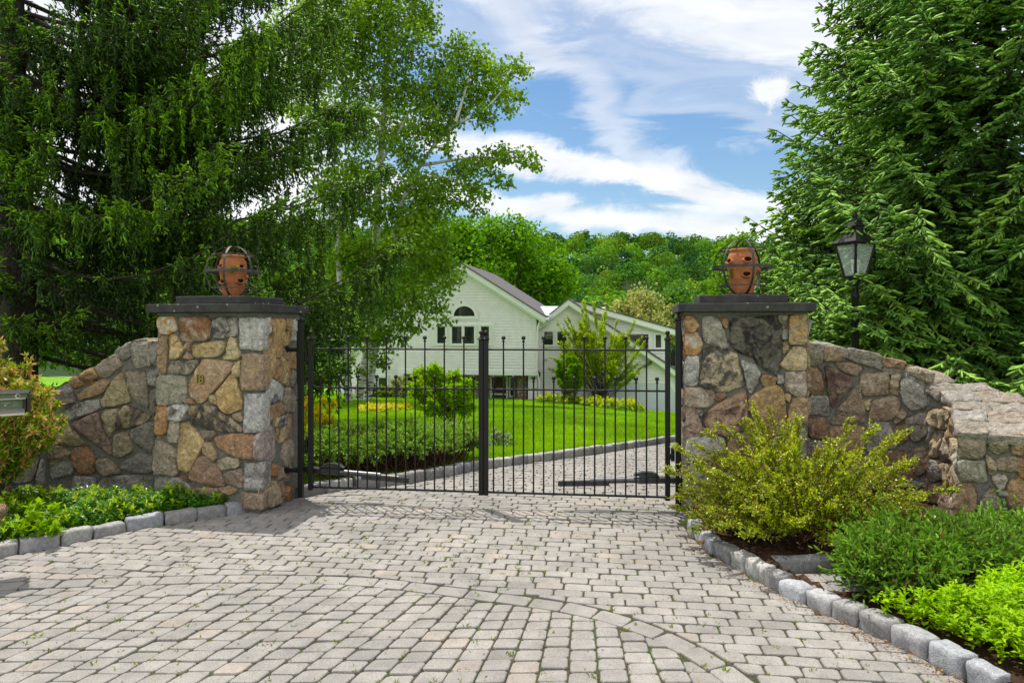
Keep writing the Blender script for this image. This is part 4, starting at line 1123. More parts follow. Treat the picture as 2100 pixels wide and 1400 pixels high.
# ------------------------------------------------------------------ pots in their hoop cages
def cage(c, R, label, mat, rot, thin):
    g = thing('hoop_cage', label, 'plant cage', c - Z3 * R)
    for k in range(3):
        mb = MB(); wd = .019 if not (thin and k == 0) else .019
        ring(mb, c, R - .004, wd, .005, 'v', rot + k * pi / 3, 56); mb.build('upright_hoop', mat, g)
    mb = MB(); ring(mb, c, R + .001, .024, .006, 'z', 0, 64); mb.build('equator_hoop', mat, g)
    for s in (-1, 1):
        mb = MB(); ring(mb, c + Z3 * s * R * .64, sqrt(1 - .64 ** 2) * R, .011, .004, 'z', 0, 48); mb.build('small_hoop', mat, g)
def pot(c, h, r, label, mouths):
    g = thing('strawberry_pot', label, 'clay pot', c)
    mb = MB(); prof = [(.001, 0), (.70, 0), (.74, .02), (.76, .10), (.90, .40), (.985, .58), (1., .66), (.98, .78), (.92, .86), (.83, .905), (.80, .925), (.81, .94), (.84, .955), (.84, .985), (.80, 1.), (.74, 1.), (.72, .97), (.72, .9), (.001, .9)]
    lathe(mb, c, [(a * r, b * h) for a, b in prof], 48); body = mb.build('pot_body', M['terra'], g)
    for az, zf, rr in mouths:                             # planting mouths with their lips
        z = zf * h; R0 = r * np.interp(zf, [p[1] for p in prof[1:14]], [p[0] for p in prof[1:14]])
        d = np.array([sin(az), -cos(az), 0]); t_ = np.array([cos(az), sin(az), 0]); n = 20
        mb = MB(); mo = MB(); V = []
        a = np.arange(n) * 2 * pi / n
        for k, (s_, out, dz) in enumerate(((1.30, -.006, -.006), (1.22, .020, -.004), (1.08, .034, .0), (.92, .030, .002), (.86, .010, .004))):
            for q in a:
                lip = 1.0 if sin(q) < .2 else .55
                V.append(c + d * (R0 - .004 + out * lip) + t_ * cos(q) * rr * s_ + Z3 * (z + sin(q) * rr * .62 * s_ + dz))
        Fc = [[k * n + i, k * n + (i + 1) % n, (k + 1) * n + (i + 1) % n, (k + 1) * n + i] for k in range(4) for i in range(n)]
        mb.add(V, Fc, smooth=True); mb.build('planting_lip', M['terra'], body)
        mo.add(np.array(V[4 * n:5 * n]), [list(range(n))]); mo.build('planting_hole', M['dark'], body)  # flat near-black disc closing the mouth inside its lip
    return g
def rosette_plant(c, spread, n, label):
    mb = MB(); P = c + rng.normal(size=(n, 3)) * np.array([spread[0], spread[1], spread[2]])
    for p in P:
        k = 9; a = rng.random(k) * 2 * pi; D = np.column_stack([np.cos(a), np.sin(a), rng.uniform(.1, 1.1, k)])
        leaves(mb, np.tile(p, (k, 1)), D, np.tile(Z3, (k, 1)), rng.uniform(.018, .03, k), .012, mixc((.10, .22, .03), (.22, .30, .06), rng.random(k)))
    o = mb.build('succulent_plant', M['leaf'], loc=c); tag(o, label, 'plant'); return o
TOP = PH + .152
cL = PL0 + pu * .49 + pv * .38; cL = np.array([cL[0], cL[1], TOP + .243]); RC = .243
cR = PR0 + pu * .52 + pv * .34; cR = np.array([cR[0], cR[1], TOP + .256])
mb = MB(); lathe(mb, np.array([cL[0], cL[1], TOP]), [(.001, 0), (.06, 0), (.06, .008), (.001, .008)], 24); 
cage(cL, RC, 'rusty hoop cage on the pillar with the number 18', M['rust_iron'], pi / 6 + .05, False)
pot(np.array([cL[0], cL[1], TOP + .012]), .385, .125, 'terracotta pot with tiny green plants, inside the rusty cage', [(-.50, .71, .028), (.95, .71, .028), (-.45, .34, .034), (.95, .36, .036), (2.6, .5, .036)])
rosette_plant(np.array([cL[0] + .058, cL[1] - .130, TOP + .25]), (.034, .012, .010), 22, 'small green succulents spilling from the pot on the pillar numbered 18')
cage(cR, .256, 'dark iron hoop cage on the pillar with black-stained stones', M['worn_iron'], pi / 2 + .06, True)
pot(np.array([cR[0], cR[1], TOP + .018]), .405, .132, 'terracotta pot with open empty mouths, inside the dark cage', [(-1.22, .72, .034), (.02, .74, .038), (-.03, .42, .038), (1.5, .55, .036), (2.6, .7, .036)])
rosette_plant(np.array([cR[0] - .12, cR[1] - .05, TOP + .19]), (.014, .014, .018), 12, 'one tuft of succulent leaves at the side of the pot in the dark cage')
mb = MB(); box(mb, np.array([cR[0], cR[1], TOP + .006]), (.36, .36, .014), np.array([pu, pv, Z3]), .003); o = mb.build('base_tile', M['cap'], loc=(cR[0], cR[1], TOP)); tag(o, 'thin dark slab under the pot in the dark cage', 'slab')

# ------------------------------------------------------------------ granite kerbs
GC = [(.27, .265, .26), (.33, .33, .335), (.25, .25, .255), (.36, .35, .33), (.30, .31, .33)]
def kerb(name, line, inside, label, bl, bw, bh, top, seed, colmul=1.):
    line = resample(line, .02); d = np.r_[0, np.cumsum(np.linalg.norm(np.diff(line[:, :2], axis=0), axis=1))]
    g = thing(name, label, 'kerb', np.array([line[len(line) // 2][0], line[len(line) // 2][1], 0]))
    u = 0.; k = 0; r = random.Random(seed)
    while u < d[-1] - bl * .4:
        L = bl * r.uniform(.82, 1.18); um = u + L / 2
        f = lambda q: np.array([np.interp(q, d, line[:, 0]), np.interp(q, d, line[:, 1]), 0])
        t_ = nrm(f(min(um + .04, d[-1])) - f(max(um - .04, 0))); n_ = np.array([-t_[1], t_[0], 0]) * inside
        w_ = bw * r.uniform(.88, 1.1); p = f(min(um, d[-1])) + n_ * (w_ / 2 + .005 + r.uniform(-.008, .008)); gz = float(ground(p[0], p[1]))
        zt = top + r.uniform(-.010, .010)
        slope = float(ground(*(p + t_ * .1)[:2]) - ground(*(p - t_ * .1)[:2])) / .2
        t3 = nrm(t_ + Z3 * slope); up = nrm(Z3 - t3 * slope); yaw = r.uniform(-.05, .05); t4 = nrm(t3 + n_ * yaw); n4 = nrm(np.cross(up, t4))
        mb = MB(); rock_box(mb, p + Z3 * (gz + zt - bh / 2), (L - .012, w_, bh), np.array([t4, n4, up]), .22, .011, 7, seed + k * 1.7, 10., np.array(GC[r.randrange(5)]) * colmul * r.uniform(.85, 1.15))
        mb.build('granite_block', M['granite'], g); u += L; k += 1
    return g
kerb('granite_kerb', KL[:, :3], 1 if SIDE[id(edges[0][0])] == -1 and False else 1, 'granite block kerb along the leafy bed below the pillar numbered 18', .235, .11, .18, .088, 3, .95)
kerb('granite_kerb', KR[:, :3], 1, 'pale granite block kerb curving round the mulch bed', .188, .112, .20, .090, 9, 1.08)
kerb('granite_kerb', KB[:, :3], 1, 'granite block kerb between lawn and drive behind the gate', .28, .11, .24, .115, 15, .95)
kerb('granite_edging', np.array([[1.74, 4.50, 0], [2.5, 4.56, 0], [3.6, 4.62, 0]]), 1, 'two long granite edging blocks between the mulch and the narrow paving strip', .36, .10, .16, .10, 22, 1.05)

# ------------------------------------------------------------------ lamp post by the spruces
lb = np.array([3.80, 7.56, float(ground(3.80, 7.56))])
g = thing('lamp_post', 'black lantern lamp post half hidden by spruce branches', 'lamp post', lb)
zc = 2.18
mb = MB(); lathe(mb, lb, [(.09, 0), (.09, .1), (.06, .14), (.042, .2), (.038, .5), (.036, zc - .22 - lb[2]), (.05, zc - .2 - lb[2]), (.036, zc - .18 - lb[2]), (.03, zc - .08 - lb[2]), (.075, zc - .01 - lb[2]), (.075, zc - lb[2])], 16); mb.build('post', M['iron'], g)
lc = np.array([lb[0], lb[1], zc]); w0, w1, hh = .073, .14, .375
ya = radians(20); ux = np.array([cos(ya), sin(ya), 0]); uy = np.array([-sin(ya), cos(ya), 0])
cr = lambda s, sx, sy, z: lc + ux * sx * s + uy * sy * s + Z3 * z
mb = MB()
for sx in (-1, 1):
    for sy in (-1, 1): tube(mb, [cr(w0, sx, sy, 0), cr(w1, sx, sy, hh)], .014, 6)
for s, z in ((w0, .01), (w1, hh)):
    for (a, b) in (((-1, -1), (1, -1)), ((1, -1), (1, 1)), ((1, 1), (-1, 1)), ((-1, 1), (-1, -1))): tube(mb, [cr(s, *a, z), cr(s, *b, z)], .016, 6)
mb.build('lantern_frame', M['iron'], g)
mb = MB()
for (a, b) in (((-1, -1), (1, -1)), ((1, -1), (1, 1)), ((1, 1), (-1, 1)), ((-1, 1), (-1, -1))):
    mb.add([cr(w0 * .97, *a, .01), cr(w0 * .97, *b, .01), cr(w1 * .97, *b, hh), cr(w1 * .97, *a, hh)], [[0, 1, 2, 3]])
mb.build('glass_panes', M['lantern_glass'], g)
mb = MB()
lv = [(w1 + .025, hh), (w1 + .025, hh + .015), (.06, hh + .13), (.06, hh + .19), (.074, hh + .195), (.05, hh + .235), (.042, hh + .245), (.042, hh + .258), (.01, hh + .262)]
V = []
for s, z in lv: V += [cr(s, -1, -1, z), cr(s, 1, -1, z), cr(s, 1, 1, z), cr(s, -1, 1, z)]
Fc = [[k * 4 + i, k * 4 + (i + 1) % 4, k * 4 + 4 + (i + 1) % 4, k * 4 + 4 + i] for k in range(len(lv) - 1) for i in range(4)]
mb.add(V, Fc); rf = mb.build('lantern_roof', M['iron'], g)
mb = MB(); lathe(mb, lc + Z3 * (hh + .258), [(.016, 0), (.02, .01), (.014, .016), (.025, .036), (.028, .06), (.022, .085), (.010, .10), (.009, .105), (.011, .11), (.001, .116)], 16); mb.build('finial', M['iron'], rf)
for dx_ in (-.035, .035):
    mb = MB(); p = lc + ux * dx_ + Z3 * .05; tube(mb, [p, p + Z3 * .1], .011, 8); ico_ball(mb, p + Z3 * .13, .026, 12, 8); mb.build('bulb', M['bulb'], g)

# ------------------------------------------------------------------ entry box at the edge of the drive
Yb = 4.55; right = at(50, 830, Yb)[0]; wd = .40; zt_, zb_ = at(0, 806, Yb)[2], at(0, 853, Yb)[2]; hb = zt_ - zb_
cx_ = right - wd / 2
g = thing('entry_intercom', 'sage green metal entry box with a keyhole in front of the shrub', 'intercom', (cx_, Yb + .1, 0))
I3 = np.eye(3)
mb = MB(); box(mb, (cx_ - .004, Yb + .10, (zt_ + zb_) / 2 - .004), (wd - .03, .14, hb - .012), I3, .004); mb.build('box_body', M['black'], g)
mb = MB(); box(mb, (cx_, Yb + .05, zt_ - .002), (wd, .26, .006), I3, .002)
V = [(right, Yb - .07, zt_), (right, Yb + .17, zt_), (right, Yb + .17, zb_), (right - .012, Yb - .0, zb_ + .01)]
V = V + [(v[0] - .004, v[1], v[2]) for v in V]
mb.add(V, [[0, 1, 2, 3], [7, 6, 5, 4], [0, 3, 7, 4], [2, 1, 5, 6]]); mb.build('hood', M['black'], g)
zf = zt_ - .045
mb = MB(); box(mb, (cx_ - .004, Yb - .045, zt_ - .0215), (wd - .016, .006, .033), I3, .001); top_p = mb.build('header_plate', M['green_metal'], g)
mb = MB(); box(mb, (cx_ - .008, Yb + .0, zt_ - .0425), (wd - .024, .09, .007), I3, .001); mb.build('header_sill', M['alum'], g)
mb = MB(); box(mb, (cx_ - .016, Yb + .028, (zf + zb_ + .035) / 2), (wd - .05, .006, zf - zb_ - .035), I3, .001); fp = mb.build('face_plate', M['green_metal'], g)
mb = MB(); V = [(cx_ - wd / 2 + .01, Yb + .022, zb_ + .036), (right - .03, Yb + .022, zb_ + .036), (right - .026, Yb - .05, zb_ + .012), (cx_ - wd / 2 + .01, Yb - .05, zb_ + .012), (cx_ - wd / 2 + .01, Yb - .05, zb_), (right - .026, Yb - .05, zb_)]
mb.add(V, [[0, 3, 2, 1], [3, 4, 5, 2]]); mb.build('sloping_sill', M['alum'], g)
def disc(mb, c, r, n=20, th=.004):
    a = np.arange(n) * 2 * pi / n
    V = [np.array(c) + np.array([cos(q) * r, 0, sin(q) * r]) for q in a] + [np.array(c) + np.array([cos(q) * r, -th, sin(q) * r]) for q in a]
    mb.add(V, [list(range(n, 2 * n))] + [[i, (i + 1) % n, n + (i + 1) % n, n + i] for i in range(n)])
px2 = lambda x, y, yy: at(x, y, yy)
mb = MB(); disc(mb, px2(19, 815, Yb - .049), .0155); kk = mb.build('lock', M['alum'], top_p)
mb = MB(); disc(mb, px2(19, 815, Yb - .054), .0085); mb.build('lock_core', M['motor'], kk)
mb = MB(); disc(mb, px2(29.8, 814, Yb - .049), .003); box(mb, px2(40.5, 814, Yb - .049), (.036, .004, .011), I3, .001); mb.build('sensor_slot', M['black'], top_p)
mb = MB(); disc(mb, px2(14.3, 832.5, Yb + .024), .0075, th=.003); b_ = mb.build('call_button', M['alum'], fp)
mb = MB(); disc(mb, px2(14.3, 832.5, Yb + .020), .004, th=.003); mb.build('button_core', M['wood'], b_)
def lettering(txt, px_, py_, yy, size, parent):
    fc = bpy.data.curves.new('lettering', 'FONT'); fc.body = txt; fc.size = size; fc.extrude = .0006; fc.align_x = 'CENTER'; fc.align_y = 'CENTER'
    o = text_mesh('lettering', fc, M['mark']); o.parent = parent
    off = np.zeros(3); p = parent
    while p is not None: off += np.array(p.location); p = p.parent
    o.location = px2(px_, py_, yy) - off; o.rotation_euler = (radians(90), 0, 0)
lettering('Push Button', 14.3, 827, Yb + .0238, .0105, fp); lettering('To Call', 14.3, 830, Yb + .0238, .008, fp)
mb = MB()
for k in range(26):
    a = rng.random() * 2 * pi; r_ = rng.uniform(.004, .019); p = px2(31.5, 831, Yb + .0245) + np.array([cos(a) * r_, 0, sin(a) * r_ * 1.0]); disc(mb, p, .0012, 6, .001)
mb.build('speaker_holes', M['mark'], fp); mb = MB()
for k in range(6): box(mb, px2(1.6, 825 + k * 3.2, Yb + .0245), (.009, .001, .006), I3)
mb.build('side_label', M['mark'], fp)
mb = MB(); tube(mb, [(cx_ - .15, Yb + .1, -.05), (cx_ - .15, Yb + .1, zb_ + .02)], .03, 12); mb.build('pedestal', M['iron'], g)

bpy.data.objects['entry_intercom'].rotation_euler[2] = radians(33); bpy.data.objects['entry_intercom'].location[0] -= .075
# ------------------------------------------------------------------ the white house
HO = np.array([-3.38, 45., 0.]); hu = np.array([.983, -.186, 0]); hu /= np.linalg.norm(hu); hv = np.array([-hu[1], hu[0], 0])
def Hh(a, b, z): return HO + hu * a + hv * b + Z3 * z
AXH = np.array([hu, hv, Z3])
def hp(px, py, b):
    r = ray(px, py); o = np.array([0, 0, CH]); tt = (b + (HO - o) @ hv) / (r @ hv); p = o + r * tt
    return np.array([(p - HO) @ hu, p[2]])
def span(poly, z):
    xs = []
    for i in range(len(poly)):
        (a0, z0), (a1, z1) = poly[i], poly[(i + 1) % len(poly)]
        if (z0 - z) * (z1 - z) < 0 or (z0 == z) != (z1 == z): xs.append(a0 + (a1 - a0) * (z - z0) / (z1 - z0))
    return (min(xs), max(xs)) if len(xs) >= 2 else None
def shingle_wall(mb, poly, b, row=.19, lip=.045):
    """lapped courses cut to the outline (convex in height)"""
    z0 = min(p[1] for p in poly); z1 = max(p[1] for p in poly); z = z0
    while z < z1 - 1e-4:
        zt = min(z + row, z1); s0 = span(poly, z + 1e-4); s1 = span(poly, zt - 1e-4)
        if s0 and s1:
            V = [Hh(s0[0], b - lip, z), Hh(s0[1], b - lip, z), Hh(s1[1], b, zt), Hh(s1[0], b, zt), Hh(s0[0], b + .02, z), Hh(s0[1], b + .02, z)]
            mb.add(V, [[0, 1, 2, 3], [4, 5, 1, 0]])
        z = zt
def prism(mb, poly, b0, b1):
    n = len(poly); V = [Hh(a, b0, z) for a, z in poly] + [Hh(a, b1, z) for a, z in poly]
    mb.add(V, [list(range(n)), list(range(2 * n - 1, n - 1, -1))] + [[i, n + i, n + (i + 1) % n, (i + 1) % n] for i in range(n)])
def board(mb, p0, p1, w, b0, b1, below=True):
    """trim board from p0 to p1 (a,z), hanging w below the line"""
    prism(mb, [p0, p1, (p1[0], p1[1] - w), (p0[0], p0[1] - w)], b0, b1)
def hbox(mb, a0, a1, b0, b1, z0, z1): box(mb, Hh((a0 + a1) / 2, (b0 + b1) / 2, (z0 + z1) / 2), (abs(a1 - a0), abs(b1 - b0), abs(z1 - z0)), AXH)
hs_ = thing('white_house', 'white shingled house with an arched gable window beyond the lawn', 'house', Hh(0, 3, -3.3))
def window(x0, y0, x1, y1, b, frame=.10, mull=()):
    """pane(s) seen between picture places, with its surround"""
    a0, z1 = hp(x0, y0, b); a1, _ = hp(x1, y0, b); _, z0 = hp(x0, y1, b)
    mb = MB(); f = frame
    hbox(mb, a0 - f, a1 + f, b - .10, b + .02, z1, z1 + f * 1.1); hbox(mb, a0 - f, a1 + f, b - .12, b + .02, z0 - f, z0)
    hbox(mb, a0 - f, a0, b - .09, b + .02, z0, z1); hbox(mb, a1, a1 + f, b - .09, b + .02, z0, z1)
    for m_ in mull:
        am = hp(m_, y0, b)[0]; hbox(mb, am - .05, am + .05, b - .08, b + .02, z0, z1)
    w_ = mb.build('window', M['white'], hs_)
    mb = MB(); hbox(mb, a0 - .01, a1 + .01, b - .045, b - .035, z0 - .01, z1 + .01); mb.build('pane', M['glass'], w_)
    mb = MB(); 
    for (q0, q1) in zip([a0] + [hp(m_, y0, b)[0] + .05 for m_ in mull], [hp(m_, y0, b)[0] - .05 for m_ in mull] + [a1]):
        s = .045
        hbox(mb, q0, q0 + s, b - .065, b - .03, z0, z1); hbox(mb, q1 - s, q1, b - .065, b - .03, z0, z1); hbox(mb, q0 + s, q1 - s, b - .065, b - .03, z0, z0 + s); hbox(mb, q0 + s, q1 - s, b - .065, b - .03, z1 - s, z1)
    mb.build('sash', M['white'], w_)
# main gable, its upper storey overhanging
apex = hp(946, 541, -.5); eR = hp(1119, 650, -.5); eL = (2 * apex[0] - eR[0], eR[1])
slope = (apex[1] - eR[1]) / (eR[0] - apex[0])
bl, br_ = hp(818, 757, 0), hp(1100, 759, 0)
zr = lambda a: apex[1] - .28 - abs(a - apex[0]) * slope
mb = MB(); shingle_wall(mb, [(bl[0], bl[1]), (br_[0], bl[1]), (br_[0], zr(br_[0])), (apex[0], zr(apex[0])), (bl[0], zr(bl[0]))], 0.)
w1_ = mb.build('gable_wall', M['siding'], hs_, loc=tuple(Hh(bl[0], 0, bl[1]) - np.array(hs_.location)))
mb = MB(); prism(mb, [(bl[0] + .01, bl[1]), (br_[0] - .01, bl[1]), (br_[0] - .01, zr(br_[0])), (apex[0], zr(apex[0])), (bl[0] + .01, zr(bl[0]))], .03, 9.5); mb.build('side_walls', M['siding'], hs_)
mb = MB(); skb = hp(818, 766, 0)[1]
hbox(mb, bl[0] - .04, br_[0] + .04, -.06, 9.4, skb, bl[1]); mb.build('skirt_board', M['white'], hs_)
mb = MB()
for e in (eL, eR):
    q0, q1 = (apex, e); sg = 1 if e[0] > apex[0] else -1
    prism(mb, [(q0[0], q0[1]), (q1[0], q1[1]), (q1[0], q1[1] - .36), (q0[0], q0[1] - .36)], -.5, -.42)
    prism(mb, [(q0[0], q0[1] - .33), (q1[0] - sg * .12, q1[1] - .30), (q1[0] - sg * .12, q1[1] - .42), (q0[0], q0[1] - .45)], -.42, -.02)
    prism(mb, [(q0[0], q0[1] - .45), (q1[0] - sg * .7, q1[1] + .0), (q1[0] - sg * .7, q1[1] - .14), (q0[0], q0[1] - .60)], -.05, -.025)
mb.build('rake_trim', M['white'], hs_)
mb = MB()
for e in (eL, eR):
    sg = 1 if e[0] > apex[0] else -1
    prism(mb, [(apex[0], apex[1] + .09), (e[0] + sg * .06, e[1] + .05), (e[0] + sg * .06, e[1] - .02), (apex[0], apex[1] + .0)], -.56, 10.)
mb.build('roof', M['roof'], hs_)
# arched window above the triple window
ax0, az = hp(931, 652, 0); ax1, _ = hp(974, 652, 0); ac = (ax0 + ax1) / 2; ar = (ax1 - ax0) / 2
mb = MB(); n = 20; V = []
for rr, b in ((ar + .22, -.02), (ar + .22, -.10), (ar, -.10), (ar, -.02)):
    for i in range(n + 1):
        q = pi * i / n; V.append(Hh(ac + cos(q) * rr, b, az + .12 + sin(q) * rr * .92))
Fc = [[k * (n + 1) + i, k * (n + 1) + i + 1, (k + 1) * (n + 1) + i + 1, (k + 1) * (n + 1) + i] for k in range(3) for i in range(n)]
mb.add(V, Fc); hbox(mb, ac - ar - .25, ac + ar + .25, -.11, .0, az - .07, az + .12)
aw = mb.build('window', M['white'], hs_)
mb = MB(); V = [Hh(ac + cos(pi * i / n) * (ar + .01), -.05, az + .12 + sin(pi * i / n) * (ar + .01) * .92) for i in range(n + 1)]
mb.add(V, [list(range(n + 1))]); mb.build('pane', M['glass'], aw)
mb = MB(); a0, z1 = hp(886, 662, 0); a1, z0 = hp(1013, 711, 0); hbox(mb, a0, a1, -.05, 0, z0, z1); mb.build('window_surround', M['white'], hs_)
window(896, 668, 914.5, 705, -.04, .08); window(926, 668, 974, 705.5, -.04, .09, (950,)); window(985.5, 668, 1004.5, 705, -.04, .08)
# recessed ground floor under the overhang
gb = hp(820, 840, 2.2); gt = skb
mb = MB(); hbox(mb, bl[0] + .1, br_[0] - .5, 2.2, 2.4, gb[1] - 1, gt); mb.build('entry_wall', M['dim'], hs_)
mb = MB(); a0, z1 = hp(1009, 772, 2.1); a1, z0 = hp(1038, 840, 2.1); hbox(mb, a0 - .12, a0, 2.05, 2.2, z0, z1 + .1); hbox(mb, a1, a1 + .12, 2.05, 2.2, z0, z1 + .1); hbox(mb, a0, a1, 2.05, 2.2, z1, z1 + .1); hbox(mb, a0, a1, 2.06, 2.2, hp(1009, 806, 2.1)[1] - .1, hp(1009, 806, 2.1)[1]); dr = mb.build('entry_door', M['white'], hs_)
mb = MB(); hbox(mb, a0, (a0 + a1) / 2 + .25, 2.1, 2.14, z0, z1); mb.build('door_panel', M['wood'], dr)
mb = MB(); hbox(mb, (a0 + a1) / 2 + .25, a1, 2.1, 2.14, z0, z1); mb.build('pane', M['glass'], dr)
window(1046, 774, 1054, 812, 2.15, .06)
window(836, 772, 872, 812, 2.15, .08)
mb = MB(); SP = Plane(Hh(hp(1061, 800, .9)[0], .9, 0), hu, -hv); cw = hp(1080, 800, .9)[0] - hp(1061, 800, .9)[0]; hbox(mb, hp(1061, 800, .9)[0], hp(1080, 800, .9)[0], .9, 1.5, gb[1] - 1, gt); pc = mb.build('stone_column', M['mortar'], hs_)
mb = MB()
for cell in voro(.01, cw - .01, gb[1] - .3, gt - .02, .22, seed=31): stone(mb, SP, cell, .05, *PAL[int(rng.integers(len(PAL)))], n=12)
mb.build('column_stones', M['stone'], pc)
# wall under the right end of the overhang, the left set-back wing
mb = MB(); p0 = hp(1083, 860, .45); p1 = hp(1101, 760, .45); shingle_wall(mb, [(p0[0], p0[1]), (p1[0], p0[1]), (p1[0], gt), (p0[0], gt)], .45); hbox(mb, p0[0], p1[0], .5, 6, p0[1], gt); mb.build('porch_wall', M['siding'], hs_)
L0 = hp(690, 840, 1.4); L1 = hp(828, 655, 1.4); L2 = hp(690, 745, 1.4); L3 = hp(786, 668, 1.4)
mb = MB(); shingle_wall(mb, [(L0[0], L0[1]), (L1[0], L0[1]), (L1[0], L1[1]), (L3[0], L3[1]), (L2[0], L2[1])], 1.4); prism(mb, [(L0[0], L0[1]), (L1[0], L0[1]), (L1[0], L1[1]), (L3[0], L3[1]), (L2[0], L2[1])], 1.45, 8); mb.build('wing_wall', M['siding'], hs_)
mb = MB(); board(mb, (L2[0] - .5, L2[1] + -.2), (L3[0], L3[1] + .2), .28, .95, 1.4); board(mb, (L3[0], L3[1] + .2), (L1[0], L1[1] + .2), .28, .95, 1.4); mb.build('wing_rake_trim', M['white'], hs_)
mb = MB(); prism(mb, [(L2[0] - .55, L2[1] - .15), (L3[0], L3[1] + .3), (L3[0], L3[1] + .2), (L2[0] - .5, L2[1] - .25)], .9, 8.2); prism(mb, [(L3[0], L3[1] + .3), (L1[0], L1[1] + .3), (L1[0], L1[1] + .2), (L3[0], L3[1] + .2)], .9, 8.2); mb.build('wing_roof', M['roof'], hs_)
window(771, 772, 797, 806, 1.38, .12, (784,)) if False else None
window(746, 773, 765, 806, 1.38, .12); window(776, 773, 794, 806, 1.38, .12)
# garage wing with its long right-hand slope
GB = 1.0
g_ap = hp(1166, 614, GB - .5); g_l = hp(1104, 664, GB - .5); g_r = hp(1470, 815, GB - .5)
sR = (g_ap[1] - g_r[1]) / (g_r[0] - g_ap[0]); sL = (g_ap[1] - g_l[1]) / (g_ap[0] - g_l[0])
wl = hp(1100, 870, GB)[0]; wr = g_r[0] - .6; zb0 = hp(1300, 905, GB)[1]
ztop = lambda a: g_ap[1] - .35 - (a - g_ap[0]) * sR if a > g_ap[0] else g_ap[1] - .35 - (g_ap[0] - a) * sL
gp_ = [(wl, zb0), (wr, zb0), (wr, ztop(wr)), (g_ap[0], ztop(g_ap[0])), (wl, ztop(wl))]
mb = MB(); shingle_wall(mb, gp_, GB); mb.build('garage_wall', M['siding'], hs_, loc=tuple(Hh(wl, GB, zb0) - np.array(hs_.location)))
mb = MB(); prism(mb, [(a, z - .02) for a, z in gp_], GB + .03, 9.); mb.build('garage_side_walls', M['siding'], hs_)
mb = MB()
for e in (g_l, g_r):
    prism(mb, [g_ap, e, (e[0], e[1] - .34), (g_ap[0], g_ap[1] - .34)], GB - .5, GB - .43)
    prism(mb, [(g_ap[0], g_ap[1] - .30), (e[0], e[1] - .28), (e[0], e[1] - .40), (g_ap[0], g_ap[1] - .42)], GB - .43, GB - .02)
    prism(mb, [(g_ap[0], g_ap[1] - .42), (e[0], e[1] - .40), (e[0], e[1] - .54), (g_ap[0], g_ap[1] - .56)], GB - .05, GB - .025)
mb.build('garage_rake_trim', M['white'], hs_)
mb = MB()
for e in (g_l, g_r): prism(mb, [(g_ap[0], g_ap[1] + .09), (e[0], e[1] + .09), (e[0], e[1]), (g_ap[0], g_ap[1])], GB - .56, 9.)
mb.build('garage_roof', M['roof'], hs_)
mb = MB(); a0, z1 = hp(1104, 667, GB); a1, z0 = hp(1232, 712, GB); hbox(mb, a0, a1, GB - .05, GB, z0, z1); mb.build('window_band', M['white'], hs_)
for x0, x1 in ((1115, 1135.5), (1142, 1163.5), (1173, 1194.5), (1200, 1221)): window(x0, 679, x1, 708, GB - .04, .07)
# garage door with a rounded head
a0, z1 = hp(1215, 783, GB); a1, _ = hp(1386, 783, GB); rr = .9; V2 = [(a0, zb0), (a1, zb0)]
for i in range(9): q = pi / 2 * i / 8; V2.append((a1 - rr + cos(q) * rr, z1 - rr + sin(q) * rr))
for i in range(9): q = pi / 2 + pi / 2 * i / 8; V2.append((a0 + rr + cos(q) * rr, z1 - rr + sin(q) * rr))
V3 = [(a0 - .18, zb0), (a1 + .18, zb0)]
for i in range(9): q = pi / 2 * i / 8; V3.append((a1 - rr + cos(q) * (rr + .18), z1 - rr + sin(q) * (rr + .18)))
for i in range(9): q = pi / 2 + pi / 2 * i / 8; V3.append((a0 + rr + cos(q) * (rr + .18), z1 - rr + sin(q) * (rr + .18)))
mb = MB(); prism(mb, V3, GB - .08, GB); gd = mb.build('garage_door', M['white'], hs_)
mb = MB(); prism(mb, V2, GB - .10, GB - .07)
for k in range(1, 5):
    zz_ = z1 - k * .55; hbox(mb, a0 + .05, a1 - .05, GB - .108, GB - .10, zz_ - .02, zz_)
mb.build('door_leaf', M['garage'], gd)
# shed dormer on the slope
DB = 1.9
d0, d1 = hp(1176, 617, DB - .5), hp(1386, 676, DB - .5)
dsl = (d0[1] - d1[1]) / (d1[0] - d0[0])
dw = hp(1366, 690, DB)[0]; zd = lambda a: d0[1] - .4 - (a - d0[0]) * dsl
aL = d0[0] + .3
mb = MB(); shingle_wall(mb, [(aL, zd(dw) - 4.), (dw, zd(dw) - 4.), (dw, zd(dw)), (aL, zd(aL))], DB); mb.build('dormer_wall', M['siding'], hs_, loc=tuple(Hh(aL, DB, zd(dw) - 4) - np.array(hs_.location)))
mb = MB(); prism(mb, [(aL, zd(dw) - 4.), (dw, zd(dw) - 4.), (dw, zd(dw) - .02), (aL, zd(aL) - .02)], DB + .03, 8.5); mb.build('dormer_side', M['siding'], hs_)
mb = MB(); prism(mb, [d0, (d1[0] + .35, d1[1] - .35 * dsl), (d1[0] + .35, d1[1] - .35 * dsl - .34), (d0[0], d0[1] - .34)], DB - .5, DB - .43); prism(mb, [(d0[0], d0[1] - .3), (d1[0] + .3, d1[1] - .3 * dsl - .3), (d1[0] + .3, d1[1] - .3 * dsl - .4), (d0[0], d0[1] - .4)], DB - .43, DB); mb.build('dormer_trim', M['white'], hs_)
mb = MB(); prism(mb, [(d0[0], d0[1] + .08), (d1[0] + .4, d1[1] - .4 * dsl + .08), (d1[0] + .4, d1[1] - .4 * dsl), (d0[0], d0[1])], DB - .55, 9.); mb.build('dormer_roof', M['roof'], hs_)
a0, z1 = hp(1278, 680, DB); a1, z0 = hp(1364, 718, DB); mb = MB(); hbox(mb, a0, a1, DB - .05, DB, z0 - .2, z1); mb.build('dormer_window_surround', M['white'], hs_)
